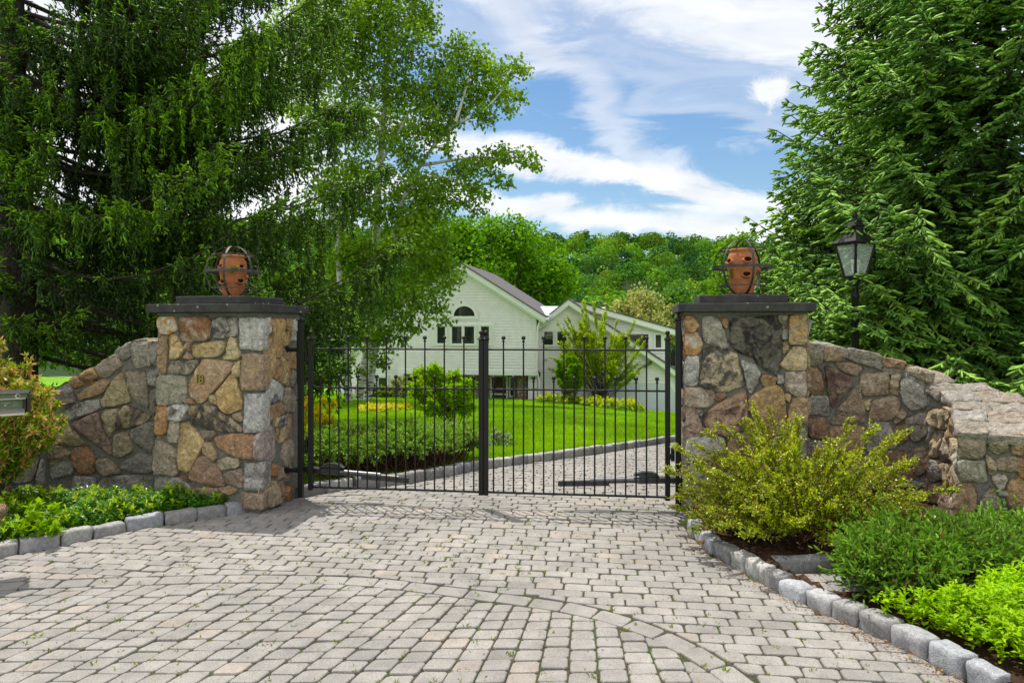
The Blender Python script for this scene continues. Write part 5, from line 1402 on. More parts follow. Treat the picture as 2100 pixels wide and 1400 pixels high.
window(1285, 684, 1331, 716, DB - .04, .08); window(1343, 685, 1357, 714, DB - .04, .08)
# metal roof piece in the valley, vents, gutter pipe, lamp
q0 = hp(1104, 627, 2.); q1 = hp(1147, 627, 2.); q2 = hp(1121, 646, .0)
mb = MB(); mb.add([Hh(q0[0], 3., q0[1]), Hh(q1[0], 3., q1[1]), Hh(q2[0] + .25, .3, q2[1]), Hh(q2[0] - .1, .3, q2[1]), Hh(q0[0], 3., q0[1] - .3), Hh(q1[0], 3., q1[1] - .3), Hh(q2[0] + .25, .3, q2[1] - .2), Hh(q2[0] - .1, .3, q2[1] - .2)], [[3, 2, 1, 0], [0, 1, 5, 4], [2, 3, 7, 6], [1, 2, 6, 5], [3, 0, 4, 7]]); mb.build('valley_roof', M['metal_roof'], hs_)
for x, y in ((1222, 632), (1235, 632)):
    mb = MB(); p = hp(x, y, 5.); b0 = Hh(p[0], 5., p[1] - .2); hgt = .25 if x > 1230 else .45
    pts = [b0, b0 + Z3 * hgt] + [b0 + Z3 * (hgt + .2 * sin(q)) + hu * (.2 - .2 * cos(q)) for q in np.linspace(.3, pi, 7)]
    tube(mb, pts, .07, 10); mb.build('vent_pipe', M['motor'], hs_)
for x, y in ((1236, 634), (1258, 642)):
    mb = MB(); p = hp(x, y, 5.); lathe(mb, Hh(p[0], 5., p[1] - .3), [(.26, 0), (.26, .25), (.22, .36), (.12, .44), (.001, .46)], 16); mb.build('roof_dome', M['white'], hs_)
mb = MB(); path = [hp(x, y, -.25 if y < 700 else -.12) for x, y in ((1120, 650), (1106, 660), (1102.5, 672), (1102, 700), (1102, 762), (1104, 770), (1107, 780), (1107, 845))]
tube(mb, [Hh(a, -.2, z) for a, z in path], .055, 8); tube(mb, [Hh(eR[0] + .05, -.6, eR[1] - .12), Hh(eR[0] + .05, 9., eR[1] - .12)], .09, 8); mb.build('downspout', M['white'], hs_)
mb = MB(); p = hp(1118, 736, GB); tube(mb, [Hh(p[0] - .12, GB - .15, p[1]), Hh(p[0] + .02, GB - .15, p[1] + .02)], .07, 8); tube(mb, [Hh(p[0] + .04, GB - .15, p[1]), Hh(p[0] + .16, GB - .15, p[1] + .03)], .07, 8); tube(mb, [Hh(p[0], GB, p[1] - .05), Hh(p[0], GB - .15, p[1])], .03, 6); mb.build('flood_lamp', M['white'], hs_)
mb = MB(); p = hp(1106, 767, .3); lathe(mb, Hh(p[0], .0, p[1] - .2), [(.03, 0), (.12, .05), (.13, .3), (.04, .42), (.001, .45)], 10); mb.build('porch_lamp', M['motor'], hs_)
# ------------------------------------------------------------------ conifers
def gz(x, y): return float(ground(x, y))
def conifer(name, label, base, H, tr, radius, zs, per, mode, cols, group=None, face=None, shootL=.10, shootR=.016, dens=1., bare=.35, lowz=0., extra=()):
    """trunk, limbs and shoots. mode 'weep': curtains of hanging twigs; mode 'spray': flat feathery sprays"""
    base = np.asarray(base, float); g = thing(name, label, 'tree', base, group)
    n = 14; z = np.linspace(-.3, H, n)
    tk = MB(); tube(tk, np.column_stack([base[0] + np.sin(z * .7) * .04, np.full(n, base[1]), base[2] + z]), np.interp(z, [-.3, .4, H], [tr * 1.25, tr, .02]), 14)
    P = []; D = []; Ls = []; T = []; tw = ([], [], [])
    lim = MB()
    for zb in list(zs) + [e for e in extra]:
        for k in range(per if np.isscalar(zb) else 1):
            az = rng.random() * 2 * pi; ex = None
            if not np.isscalar(zb): ex = zb; zb, az = ex[0], ex[1]
            if face is not None and ex is None:
                dlt = abs((az - face[0] + pi) % (2 * pi) - pi)
                if dlt > face[1] and rng.random() < .75: continue
            R = radius(zb) * rng.uniform(.78, 1.08) if ex is None else ex[2]; out = np.array([cos(az), sin(az), 0]); R *= 1 - .36 * (mode == 'weep') * max(0, -sin(az))
            if mode == 'weep' and ex is None and H < 13.5 and abs((az + .94 + pi) % (2 * pi) - pi) < .5 and zb > 1.4: R *= .42
            perp = np.array([-sin(az), cos(az), 0])
            bare_ = bare if (mode != 'weep' or zb < 3.4) else .14; tl = rng.normal(0, .15)
            zz = zb + rng.uniform(-.18, .18)
            dr, up = (rng.uniform(.10, .24), rng.uniform(.10, .24)) if mode == 'weep' else (rng.uniform(.0, .12), rng.uniform(.10, .25))
            f = lambda t: base + out * (R * t) + perp * (.06 * R * sin(t * 3 + zb)) + Z3 * (zz + R * (-dr * np.sin(t * pi * .75) * (1 - .35 * t) + up * t ** 3))
            ts = np.linspace(0, 1, 8); pts = np.array([f(t) for t in ts])
            tube(lim, pts, np.interp(ts, [0, 1], [.014 + .0055 * R, .005]), 6, cap=False)
            if mode == 'weep':
                m = int(R * 7.0 * dens)
                for t in np.r_[rng.uniform(bare_, 1, m), rng.uniform(.85, 1, int(m * .25))]:
                    b = f(t); s = rng.choice([-1, 1]); ln = (1.05 - t) * R * .36 * rng.uniform(.3, 1) + .08
                    dirn = nrm(out * rng.uniform(.3, .9) + perp * s * rng.uniform(.4, 1.) + Z3 * rng.uniform(-.2, .12))
                    e = b + dirn * ln; tw[0].append(b); tw[1].append(e); tw[2].append(.005)
                    q = max(2, int(ln / .075))
                    for u in rng.uniform(.05, 1, q):
                        h0 = b + (e - b) * u + Z3 * (-.05 * u * u)
                        hl = rng.uniform(.07, .24) + .30 * rng.random() ** 3 * (R / 3)
                        ns = max(3, int(hl / .036)); v = rng.random(ns)
                        sway = rng.normal(0, .10, 3) * np.array([1, 1, 0])
                        pp = h0 + np.outer(v, sway * hl) - np.outer(v * hl, Z3)
                        dd = nrm(rng.normal(0, .55, (ns, 3)) + out * .32 + np.array([0, 0, -.9]))
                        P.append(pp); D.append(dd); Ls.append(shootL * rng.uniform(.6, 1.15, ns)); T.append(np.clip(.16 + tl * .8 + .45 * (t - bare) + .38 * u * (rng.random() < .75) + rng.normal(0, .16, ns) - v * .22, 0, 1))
                        pp = h0 + rng.normal(0, .012, (3, 3)); dd = nrm(dirn * .7 + rng.normal(0, .4, (3, 3)) + np.array([0, 0, .05])); P.append(pp); D.append(dd); Ls.append(shootL * rng.uniform(.6, 1., 3)); T.append(np.clip(.45 + tl + .4 * (t - bare) + rng.normal(0, .16, 3), 0, 1))
                        if rng.random() < .5: tw[0].append(h0); tw[1].append(h0 + sway * hl - Z3 * hl); tw[2].append(.0035)
                    # young tips at the twig end, arching
                    ns = 5; pp = np.tile(e, (ns, 1)) + rng.normal(0, .03, (ns, 3)); dd = nrm(dirn + rng.normal(0, .45, (ns, 3)) + np.array([0, 0, .1]))
                    P.append(pp); D.append(dd); Ls.append(shootL * rng.uniform(.7, 1.2, ns)); T.append(np.clip(.75 + rng.normal(0, .2, ns), 0, 1))
                if bare > .2:                             # dead bare twigs near the trunk
                    for t in rng.uniform(.08, bare_ + .12, int(R * 3)):
                        b = f(t); tw[0].append(b); tw[1].append(b + perp * rng.uniform(-.5, .5) + Z3 * rng.uniform(-.45, .02) + out * .2); tw[2].append(.006)
            else:
                st = .115 / dens; m = int(R * (1 - .1) / st)
                for t in np.linspace(.10, 1, max(m, 3)):
                    b = f(t)
                    for s in (-1, 1):
                        ln = (R * .38 * (1 - t) ** .8 + .10) * rng.uniform(.65, 1.1)
                        dirn = nrm(out * .75 + perp * s * .8 + Z3 * rng.uniform(-.85, .25)); e = b + dirn * ln - Z3 * .10 * ln
                        tw[0].append(b); tw[1].append(e); tw[2].append(.005)
                        ns = max(3, int(ln / .024)); v = rng.random(ns) ** .8
                        pp = b + np.outer(v, e - b); sd = rng.choice([-1, 1], ns)[:, None]
                        side = nrm(np.cross(dirn, Z3)); dd = nrm(dirn * .85 + side * sd * .70 + rng.normal(0, .13, (ns, 3)) + Z3 * rng.uniform(-.42, -.02, (ns, 1)))
                        P.append(pp); D.append(dd); Ls.append(shootL * rng.uniform(.65, 1.2, ns)); T.append(np.clip(.05 + tl + .35 * v + .45 * t + rng.normal(0, .14, ns), 0, 1))
                    ns = 3; P.append(np.tile(b, (ns, 1))); D.append(nrm(out + rng.normal(0, .5, (ns, 3)))); Ls.append(np.full(ns, shootL)); T.append(np.clip(.4 * t + rng.normal(.1, .15, ns), 0, 1))
                ns = 2; P.append(np.tile(f(1.), (ns, 1))); D.append(nrm(out + rng.normal(0, .12, (ns, 3)) + Z3 * .1)); Ls.append(np.full(ns, shootL * 1.1)); T.append(np.full(ns, .9))
    P = np.concatenate(P); D = np.concatenate(D); Ls = np.concatenate(Ls); T = np.concatenate(T)
    keep = P[:, 2] > ground(P[:, 0], P[:, 1]) + lowz; P, D, Ls, T = P[keep], D[keep], Ls[keep], T[keep]
    tk.build('trunk', M['bark'], g); lim.build('bough_structure', M['bark'], g)
    mb = MB()
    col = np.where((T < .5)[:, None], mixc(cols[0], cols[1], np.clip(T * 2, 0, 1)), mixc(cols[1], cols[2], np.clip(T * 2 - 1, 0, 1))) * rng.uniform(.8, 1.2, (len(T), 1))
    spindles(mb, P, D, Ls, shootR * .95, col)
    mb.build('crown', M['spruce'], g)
    if tw[0]:
        mb = MB(); twigs(mb, np.array(tw[0]), np.array(tw[1]), np.array(tw[2]), (.055, .042, .03)); mb.build('twigs', M['stem'], g)
    print(name, len(P), 'shoots')
    return g
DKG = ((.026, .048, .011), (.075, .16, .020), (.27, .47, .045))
b = np.array([-8.0, 11.0, gz(-8, 11)])
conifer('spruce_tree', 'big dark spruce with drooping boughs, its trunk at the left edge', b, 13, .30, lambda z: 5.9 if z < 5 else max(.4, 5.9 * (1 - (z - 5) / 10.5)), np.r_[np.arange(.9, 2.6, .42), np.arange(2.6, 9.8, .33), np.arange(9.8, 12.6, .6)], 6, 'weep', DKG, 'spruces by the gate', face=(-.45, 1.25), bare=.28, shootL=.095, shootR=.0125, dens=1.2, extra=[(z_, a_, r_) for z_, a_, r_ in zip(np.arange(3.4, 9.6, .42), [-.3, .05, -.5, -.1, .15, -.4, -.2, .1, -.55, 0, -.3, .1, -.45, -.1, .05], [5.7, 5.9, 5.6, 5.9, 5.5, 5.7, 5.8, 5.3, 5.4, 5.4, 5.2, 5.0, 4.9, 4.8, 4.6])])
b2 = np.array([-8.6, 17.5, gz(-8.6, 17.5)])
conifer('spruce_tree', 'shaded spruce farther back, right of the trunk of the big drooping spruce', b2, 14, .26, lambda z: max(.4, 4.2 * (1 - z / 15.5)), np.arange(.8, 12.5, .5), 5, 'weep', DKG, 'spruces by the gate', face=(-.9, 1.5), bare=.3, shootL=.15, shootR=.022, dens=.55)
GR1 = ((.045, .095, .024), (.13, .27, .055), (.33, .52, .11))
b3 = np.array([6.45, 9.15, gz(6.45, 9.15)])
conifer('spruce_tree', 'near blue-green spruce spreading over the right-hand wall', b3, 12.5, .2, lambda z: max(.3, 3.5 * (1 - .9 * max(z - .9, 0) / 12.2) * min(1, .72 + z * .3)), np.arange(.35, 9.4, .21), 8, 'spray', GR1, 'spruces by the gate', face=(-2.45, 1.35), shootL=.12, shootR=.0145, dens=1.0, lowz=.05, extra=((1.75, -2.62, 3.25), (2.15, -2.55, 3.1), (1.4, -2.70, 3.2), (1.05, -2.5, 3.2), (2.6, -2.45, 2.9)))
GR2 = ((.034, .072, .012), (.11, .24, .026), (.31, .50, .05))
b4 = np.array([7.55, 13.2, gz(7.5, 13.2)])
conifer('spruce_tree', 'yellow-green spruce behind the lamp post, beside the open sky', b4, 14.2, .2, lambda z: max(.25, 3.6 * (1 - z / 14.2)), np.arange(.4, 12.6, .22), 8, 'spray', GR2, 'spruces by the gate', face=(-2.6, 1.4), shootL=.15, shootR=.02, dens=.8)

# ------------------------------------------------------------------ broad-leaved trees
def crown_leaves(mb, clumps, n, L, W, cols, flat=.4, droop=.3, up=.45):
    """clumps: (centre, radii, weight). leaves scatter through each clump, denser in small sprays"""
    wt = np.array([c[2] for c in clumps], float); wt /= wt.sum()
    for (c, r, _), k in zip(clumps, rng.multinomial(n, wt)):
        if k == 0: continue
        c = np.asarray(c, float); r = np.broadcast_to(np.asarray(r, float), (3,))
        ns = max(4, int(k / 14)); d = rdirs(ns) * (rng.random((ns, 1)) ** .42) * r; ctr = c + d
        idx = rng.integers(ns, size=k); P = ctr[idx] + rng.normal(0, 1, (k, 3)) * np.array([1, 1, .75]) * (r.mean() * .16 + L * .5)
        out = nrm(P - c + rng.normal(0, .4, (k, 3)) * r.mean()); D = nrm(rdirs(k) * .9 + out * .5 - Z3 * droop)
        N = nrm(rdirs(k) * .8 + Z3 * up + out * .5)
        tone = rng.normal(.5, .18, ns)[idx] + rng.normal(0, .18, k)
        leaves(mb, P, D, N, L * rng.uniform(.7, 1.25, k), W * rng.uniform(.8, 1.2, k), mixc(cols[0], cols[1], np.clip(tone, 0, 1)))
def limb(mb, pts, r0, r1, n=8):
    pts = smoothp(resample(np.asarray(pts, float), max(.15, np.linalg.norm(np.diff(pts, axis=0), axis=1).sum() / 16)), 2)
    tube(mb, pts, np.linspace(r0, r1, len(pts)), n, **{'c1': (.06, .045, .03)})
def px_clumps(items, Y, dep):
    out = []
    for x, y, r in items:
        yy = Y + rng.uniform(-dep, dep); p = at(x, y, yy); rr = r * yy / F
        out.append((p, (rr, rr * 1.0, rr * .9), rr ** 2))
    return out
BC = ((.075, .15, .018), (.21, .34, .04))
def birch(label, trunk, r0, limbs, items, Y, dep, n, L=.2, group='birches on the lawn'):
    base = at(*trunk[0], Y); base[2] = gz(base[0], Y) - .1
    g = thing('birch_tree', label, 'tree', base, group)
    mb = MB(); P = [base] + [at(x, y, Y + k * .15) for k, (x, y) in enumerate(trunk[1:])]
    limb(mb, P, r0, r0 * .22, 10); mb.build('trunk', M['birch'], g)
    for li in limbs:
        mb = MB(); limb(mb, [at(x, y, Y + .3 + rng.uniform(-.6, .6)) for x, y in li], .10, .02, 6); mb.build('limb', M['birch'], g)
    cl = px_clumps(items, Y, dep)
    A = []; B = []
    for c, r, _ in cl:
        k = int(8 + 16 * r[0]); d = rdirs(k); d[:, 2] = d[:, 2] * .6; s_ = c - np.array([0, 0, .3]) * r + d * r * .15; A.append(s_); B.append(s_ + d * r * rng.uniform(.6, 1.05, (k, 1)))
    mb = MB(); twigs(mb, np.concatenate(A), np.concatenate(B), .013, (.10, .085, .07)); mb.build('twigs', M['stem'], g)
    mb = MB(); crown_leaves(mb, cl, n, L, L * .72, BC, droop=.5); mb.build('crown', M['leaf'], g)

YB = 36.
birch('birch with the most upright white trunk, rising behind the spruce tips', [(738, 816), (745, 760), (757, 710), (764, 640), (769, 560), (771, 470), (776, 370), (782, 290), (792, 190), (800, 60), (804, -60)], .30, [[(772, 470), (740, 380), (700, 320)], [(778, 340), (840, 230), (860, 150)], [(783, 280), (730, 190), (700, 100)]],
      [(800, 20, 70), (740, 40, 70), (860, 30, 45), (700, 90, 60), (770, 110, 70), (840, 100, 50), (870, 45, 30), (720, 170, 60), (800, 190, 60), (850, 180, 40), (700, 250, 55), (760, 270, 60), (825, 260, 45), (720, 340, 50), (760, 360, 45), (745, 420, 55), (790, 430, 40), (700, 430, 50), (780, 510, 50), (830, 520, 50), (760, 560, 45), (700, 520, 45), (800, -70, 90), (720, -60, 90), (860, -60, 50)], YB, 2.2, 18500, .23)
birch('birch leaning out to the right, its crown open against the sky', [(752, 818), (766, 730), (790, 620), (806, 500), (818, 425), (840, 370), (872, 320), (905, 280), (935, 240), (975, 205), (1010, 180)], .22, [[(905, 280), (930, 255), (975, 240), (1020, 200), (1060, 140)], [(860, 340), (920, 330), (990, 320), (1060, 335), (1095, 335)], [(840, 370), (900, 360), (950, 380), (990, 400)], [(890, 300), (900, 200), (920, 110)], [(935, 250), (965, 150), (985, 120)]],
      [(940, 95, 32), (965, 125, 38), (1000, 145, 38), (1035, 150, 30), (1070, 135, 18), (1078, 145, 14), (905, 130, 36), (930, 170, 42), (975, 190, 42), (1020, 190, 34), (1050, 200, 22), (1045, 225, 14), (890, 200, 42), (930, 225, 36), (990, 235, 26), (1010, 250, 14), (870, 250, 40), (905, 260, 30), (920, 300, 18), (1040, 305, 14), (1055, 315, 20), (1085, 330, 22), (1100, 338, 12), (1030, 325, 16), (1000, 320, 20), (970, 340, 26), (1010, 355, 24), (1035, 375, 14), (940, 345, 26), (960, 375, 26), (990, 395, 18), (1000, 405, 12), (910, 380, 32), (950, 410, 28), (975, 430, 16), (880, 400, 36), (850, 370, 40), (840, 310, 40), (900, 430, 36), (860, 450, 40), (830, 440, 40), (830, 380, 36)], YB - 1, 1.5, 11500, .22)
birch('low-branched birch whose lower boughs hang across the house gable', [(716, 817), (712, 760), (705, 700), (700, 620), (692, 520), (687, 430), (684, 350), (680, 250)], .20, [[(795, 640), (840, 600), (880, 640)], [(760, 640), (830, 650), (860, 660)], [(690, 460), (660, 400), (640, 340)]],
      [(650, 60, 60), (640, 150, 60), (655, 240, 55), (620, 30, 60), (690, 10, 60), (610, 110, 50), (600, 200, 50), (870, 470, 45), (910, 500, 40), (840, 510, 50), (880, 540, 45), (920, 550, 35), (800, 540, 50), (850, 575, 42), (890, 590, 36), (925, 575, 22), (820, 600, 42), (780, 590, 42), (865, 625, 26), (895, 632, 26), (912, 650, 18), (875, 655, 12), (840, 640, 22), (800, 640, 36), (830, 668, 22), (852, 672, 16), (790, 680, 34), (815, 690, 20), (770, 700, 26), (780, 735, 18), (752, 650, 36), (740, 690, 28), (730, 600, 40), (690, 560, 44), (720, 520, 44), (660, 480, 40), (650, 400, 44), (680, 370, 40), (640, 330, 40), (740, 760, 16), (778, 745, 12), (788, 750, 9), (660, 620, 40), (690, 650, 36)], YB - 2.5, 1.6, 14000, .21)
def broad(name, label, base_px, Y, tr, items, dep, n, L, cols, cat='tree', group=None, base=None, limbs=8, droop=.25, up=.5):
    base = at(*base_px, Y) if base is None else np.asarray(base, float); base[2] = min(base[2], 0 if Y > 60 else gz(base[0], Y)) if Y > 40 else gz(base[0], Y) - .05
    g = thing(name, label, cat, base, group); cl = px_clumps(items, Y, dep)
    mb = MB(); cen = np.mean([c[0] for c in cl], 0)
    zlow = min(c[0][2] for c in cl); fork = np.array([base[0], base[1], max(base[2] + .3, zlow * .5 + base[2] * .5)])
    limb(mb, [base, (base + fork) / 2 + rng.normal(0, tr * .3, 3) * [1, 1, 0], fork], tr, tr * .75, 10); mb.build('trunk', M['bark'], g)
    mb = MB()
    for c, r, _ in cl: limb(mb, [fork, fork * .45 + c * .55 + rng.normal(0, .12, 3) * r, c + np.array([0, 0, r[2] * .4])], tr * .32, tr * .06, 6)
    mb.build('limbs', M['bark'], g)
    mb = MB(); crown_leaves(mb, cl, n, L, L * .7, cols, droop=droop, up=up); mb.build('crown', M['leaf'], g); return g
MC = ((.045, .125, .012), (.17, .34, .03))
broad('maple_tree', 'bright green full-crowned tree rising right behind the house gable', (1040, 800), 66, .5, [(1000, 560, 50), (1060, 540, 50), (1110, 520, 45), (1140, 560, 40), (1100, 590, 50), (1040, 500, 45), (990, 500, 45), (945, 500, 50), (960, 540, 45), (1080, 490, 38), (1125, 545, 36), (1150, 590, 26), (1020, 475, 34), (1060, 462, 24), (1000, 458, 16), (960, 465, 28), (920, 470, 36), (900, 520, 50), (1130, 600, 40), (1070, 620, 50), (870, 480, 40), (850, 540, 50)], 3., 15000, .42, MC)
broad('maple_tree', 'yellow-green tree showing behind the pot in the dark cage', (1530, 760), 26, .2, [(1490, 520, 22), (1500, 560, 30), (1480, 590, 24), (1520, 600, 34), (1540, 540, 30), (1495, 500, 14), (1530, 500, 20), (1560, 560, 36), (1500, 630, 36), (1550, 640, 40), (1470, 610, 16), (1560, 600, 40)], 1.2, 6500, .17, ((.06, .14, .014), (.17, .31, .03)))
broad('flowering_tree', 'tree with pale cream blossom above the garage roof', (1330, 800), 62, .3, [(1290, 640, 30), (1320, 620, 32), (1350, 645, 34), (1300, 665, 30), (1330, 670, 34), (1365, 680, 26), (1275, 655, 18)], 1.6, 4500, .36, ((.10, .16, .03), (.42, .40, .20)))
broad('maple_tree', 'soft green tree between the cream-flowered tree and the pillar', (1400, 800), 70, .35, [(1385, 640, 30), (1400, 670, 32), (1375, 615, 26), (1420, 640, 34), (1395, 600, 24), (1410, 700, 36), (1440, 690, 36)], 1.6, 4200, .42, ((.045, .12, .025), (.12, .24, .05)))
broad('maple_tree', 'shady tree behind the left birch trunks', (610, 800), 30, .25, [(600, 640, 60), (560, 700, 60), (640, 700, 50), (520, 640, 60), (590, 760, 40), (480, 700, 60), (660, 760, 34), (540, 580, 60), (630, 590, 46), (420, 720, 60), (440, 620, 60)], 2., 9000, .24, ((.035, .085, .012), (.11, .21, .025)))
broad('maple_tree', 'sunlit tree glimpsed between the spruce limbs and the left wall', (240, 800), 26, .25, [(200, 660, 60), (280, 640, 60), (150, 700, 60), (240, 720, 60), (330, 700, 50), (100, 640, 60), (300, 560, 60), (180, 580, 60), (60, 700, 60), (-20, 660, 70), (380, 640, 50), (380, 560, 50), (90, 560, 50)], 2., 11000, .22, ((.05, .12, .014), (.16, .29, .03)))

# ------------------------------------------------------------------ wooded hillside: one far mass of crowns
mb = MB(); Pc = []
yy = 96.
while yy < 372:
    st = 8.0 + (yy - 92) * .008; xs = np.arange(-190 - yy * .25, 210 + yy * .3, st) + rng.uniform(-2, 2)
    for x in xs: Pc.append([x + rng.normal(0, 1.6), yy + rng.normal(0, 1.6)])
    yy += st * .95
Pc = np.array(Pc)
vis = (np.abs(Pc[:, 0] / Pc[:, 1] - .1) < .78); Pc = Pc[vis]
inview = (Pc[:, 0] / Pc[:, 1] > -.30) & (Pc[:, 0] / Pc[:, 1] < .45)
base_z = hillz(Pc[:, 0], Pc[:, 1])
for (x, y), z, iv in zip(Pc, base_z, inview):
    r = rng.uniform(3.2, 5.6) * (1.12 if rng.random() < .12 else 1); hgt = rng.uniform(7.5, 13.5)
    k = int((300 if iv else 60) * (1.25 - y / 700)); nb = 7 if iv else 3
    bc = np.array([x, y, z + hgt * .68]) + rdirs(nb) * np.array([r * .50, r * .50, hgt * .17]); bc[:, 2] = np.maximum(bc[:, 2], z + 2)
    idx = rng.integers(nb, size=k); dd = rdirs(k); dd[:, 2] = np.abs(dd[:, 2]) * 1.2 - .30; dd = nrm(dd)
    P = bc[idx] + dd * r * .52 * rng.uniform(.85, 1.05, (k, 1))
    u = rng.random(); base = mixc((.040, .115, .026), (.12, .24, .034), [u])[0]
    if rng.random() < .12: base = np.array([.17, .27, .04])
    if rng.random() < .14: base = np.array([.026, .080, .034])
    cl = base * rng.uniform(.6, 1.25) * rng.uniform(.8, 1.2, (k, 1))
    s = (.62 if iv else 1.5)
    leaves(mb, P, nrm(np.cross(dd, rdirs(k))), nrm(dd + rdirs(k) * .42), s * rng.uniform(.8, 1.6, k) * (.75 + y / 500), s * (.75 + y / 500), cl)
o = mb.build('forest', M['hill'], loc=(0, 0, 0)); tag(o, 'far wooded hillside of mixed green crowns behind the house', 'forest', kind='stuff')

# ------------------------------------------------------------------ shrubs
def shrub(name, label, base, n_st, ell, ctr, n_tw, leafn, L, W, cols, cat='shrub', mat='leaf', stem=(.10, .075, .05), spread=.5, spike=.12, group=None, tips=None, up=.3, lowz=.02, topbias=1.6):
    """stems fan out from the base to a mounded outline; leafy twigs along their outer part"""
    base = np.asarray(base, float); ctr = np.asarray(ctr, float); ell = np.asarray(ell, float)
    g = thing(name, label, cat, base, group); A = []; B = []; R = []; P = []; D = []; T = []
    for k in range(n_st):
        d = rdirs(1)[0]; d[2] = abs(d[2]) * topbias - .35; d = nrm(d)
        tip = ctr + d * ell * rng.uniform(.72, 1.0) + (d * rng.random() ** 3 * spike)
        s = base + np.array([rng.normal(0, .05), rng.normal(0, .05), 0]) * ell.max(); mid = s * .45 + tip * .55 + Z3 * np.linalg.norm(tip - s) * .10
        tt = np.linspace(0, 1, 7)[:, None]; cv = (1 - tt) ** 2 * s + 2 * tt * (1 - tt) * mid + tt ** 2 * tip
        for i in range(6): A.append(cv[i]); B.append(cv[i + 1]); R.append(.009 * ell.max() * (1 - i / 8))
        for j in range(n_tw):
            t = rng.random() ** .55; q = (1 - t) ** 2 * s + 2 * t * (1 - t) * mid + t * t * tip
            if t < .35: continue
            dirn = nrm(nrm(tip - mid) * .9 + rdirs(1)[0] * spread + Z3 * .15); ln = rng.uniform(.06, .2) * ell.max()
            if t > .9: ln *= .6
            A.append(q); B.append(q + dirn * ln); R.append(.004 * ell.max())
            v = rng.random(leafn); P.append(q + np.outer(v, dirn * ln)); D.append(nrm(dirn * .5 + rdirs(leafn)))
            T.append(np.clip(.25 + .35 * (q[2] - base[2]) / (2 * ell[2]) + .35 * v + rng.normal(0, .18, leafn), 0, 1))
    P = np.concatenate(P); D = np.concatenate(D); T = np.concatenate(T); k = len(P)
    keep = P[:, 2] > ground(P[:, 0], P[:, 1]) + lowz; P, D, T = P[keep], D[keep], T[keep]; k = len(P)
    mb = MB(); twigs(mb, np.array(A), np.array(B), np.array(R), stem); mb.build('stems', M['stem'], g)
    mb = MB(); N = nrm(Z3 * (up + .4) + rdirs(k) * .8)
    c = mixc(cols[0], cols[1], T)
    if tips is not None: m = (rng.random(k) < tips[1]) & (T > .45); c[m] = tips[0] * rng.uniform(.8, 1.2, (m.sum(), 1))
    leaves(mb, P, D, N, L * rng.uniform(.7, 1.25, k), W * rng.uniform(.8, 1.2, k), c); mb.build('foliage', M[mat], g)
    print(name, k); return g
# spiky yellow-green bush before the right pillar
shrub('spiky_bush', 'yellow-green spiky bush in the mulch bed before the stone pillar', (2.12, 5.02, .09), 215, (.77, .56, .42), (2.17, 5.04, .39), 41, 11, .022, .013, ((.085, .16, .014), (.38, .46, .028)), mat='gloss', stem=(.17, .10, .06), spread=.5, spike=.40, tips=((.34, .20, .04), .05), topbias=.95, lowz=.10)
# tan-tipped shrub at the left edge
shrub('andromeda_shrub', 'tall shrub with tan flower tips behind the green metal box', (-4.45, 5.75, .05), 110, (.66, .42, .68), (-4.45, 5.72, .80), 26, 10, .055, .018, ((.05, .12, .014), (.22, .36, .03)), mat='gloss', spread=.9, spike=.12, tips=((.50, .30, .13), .42), topbias=1.2)
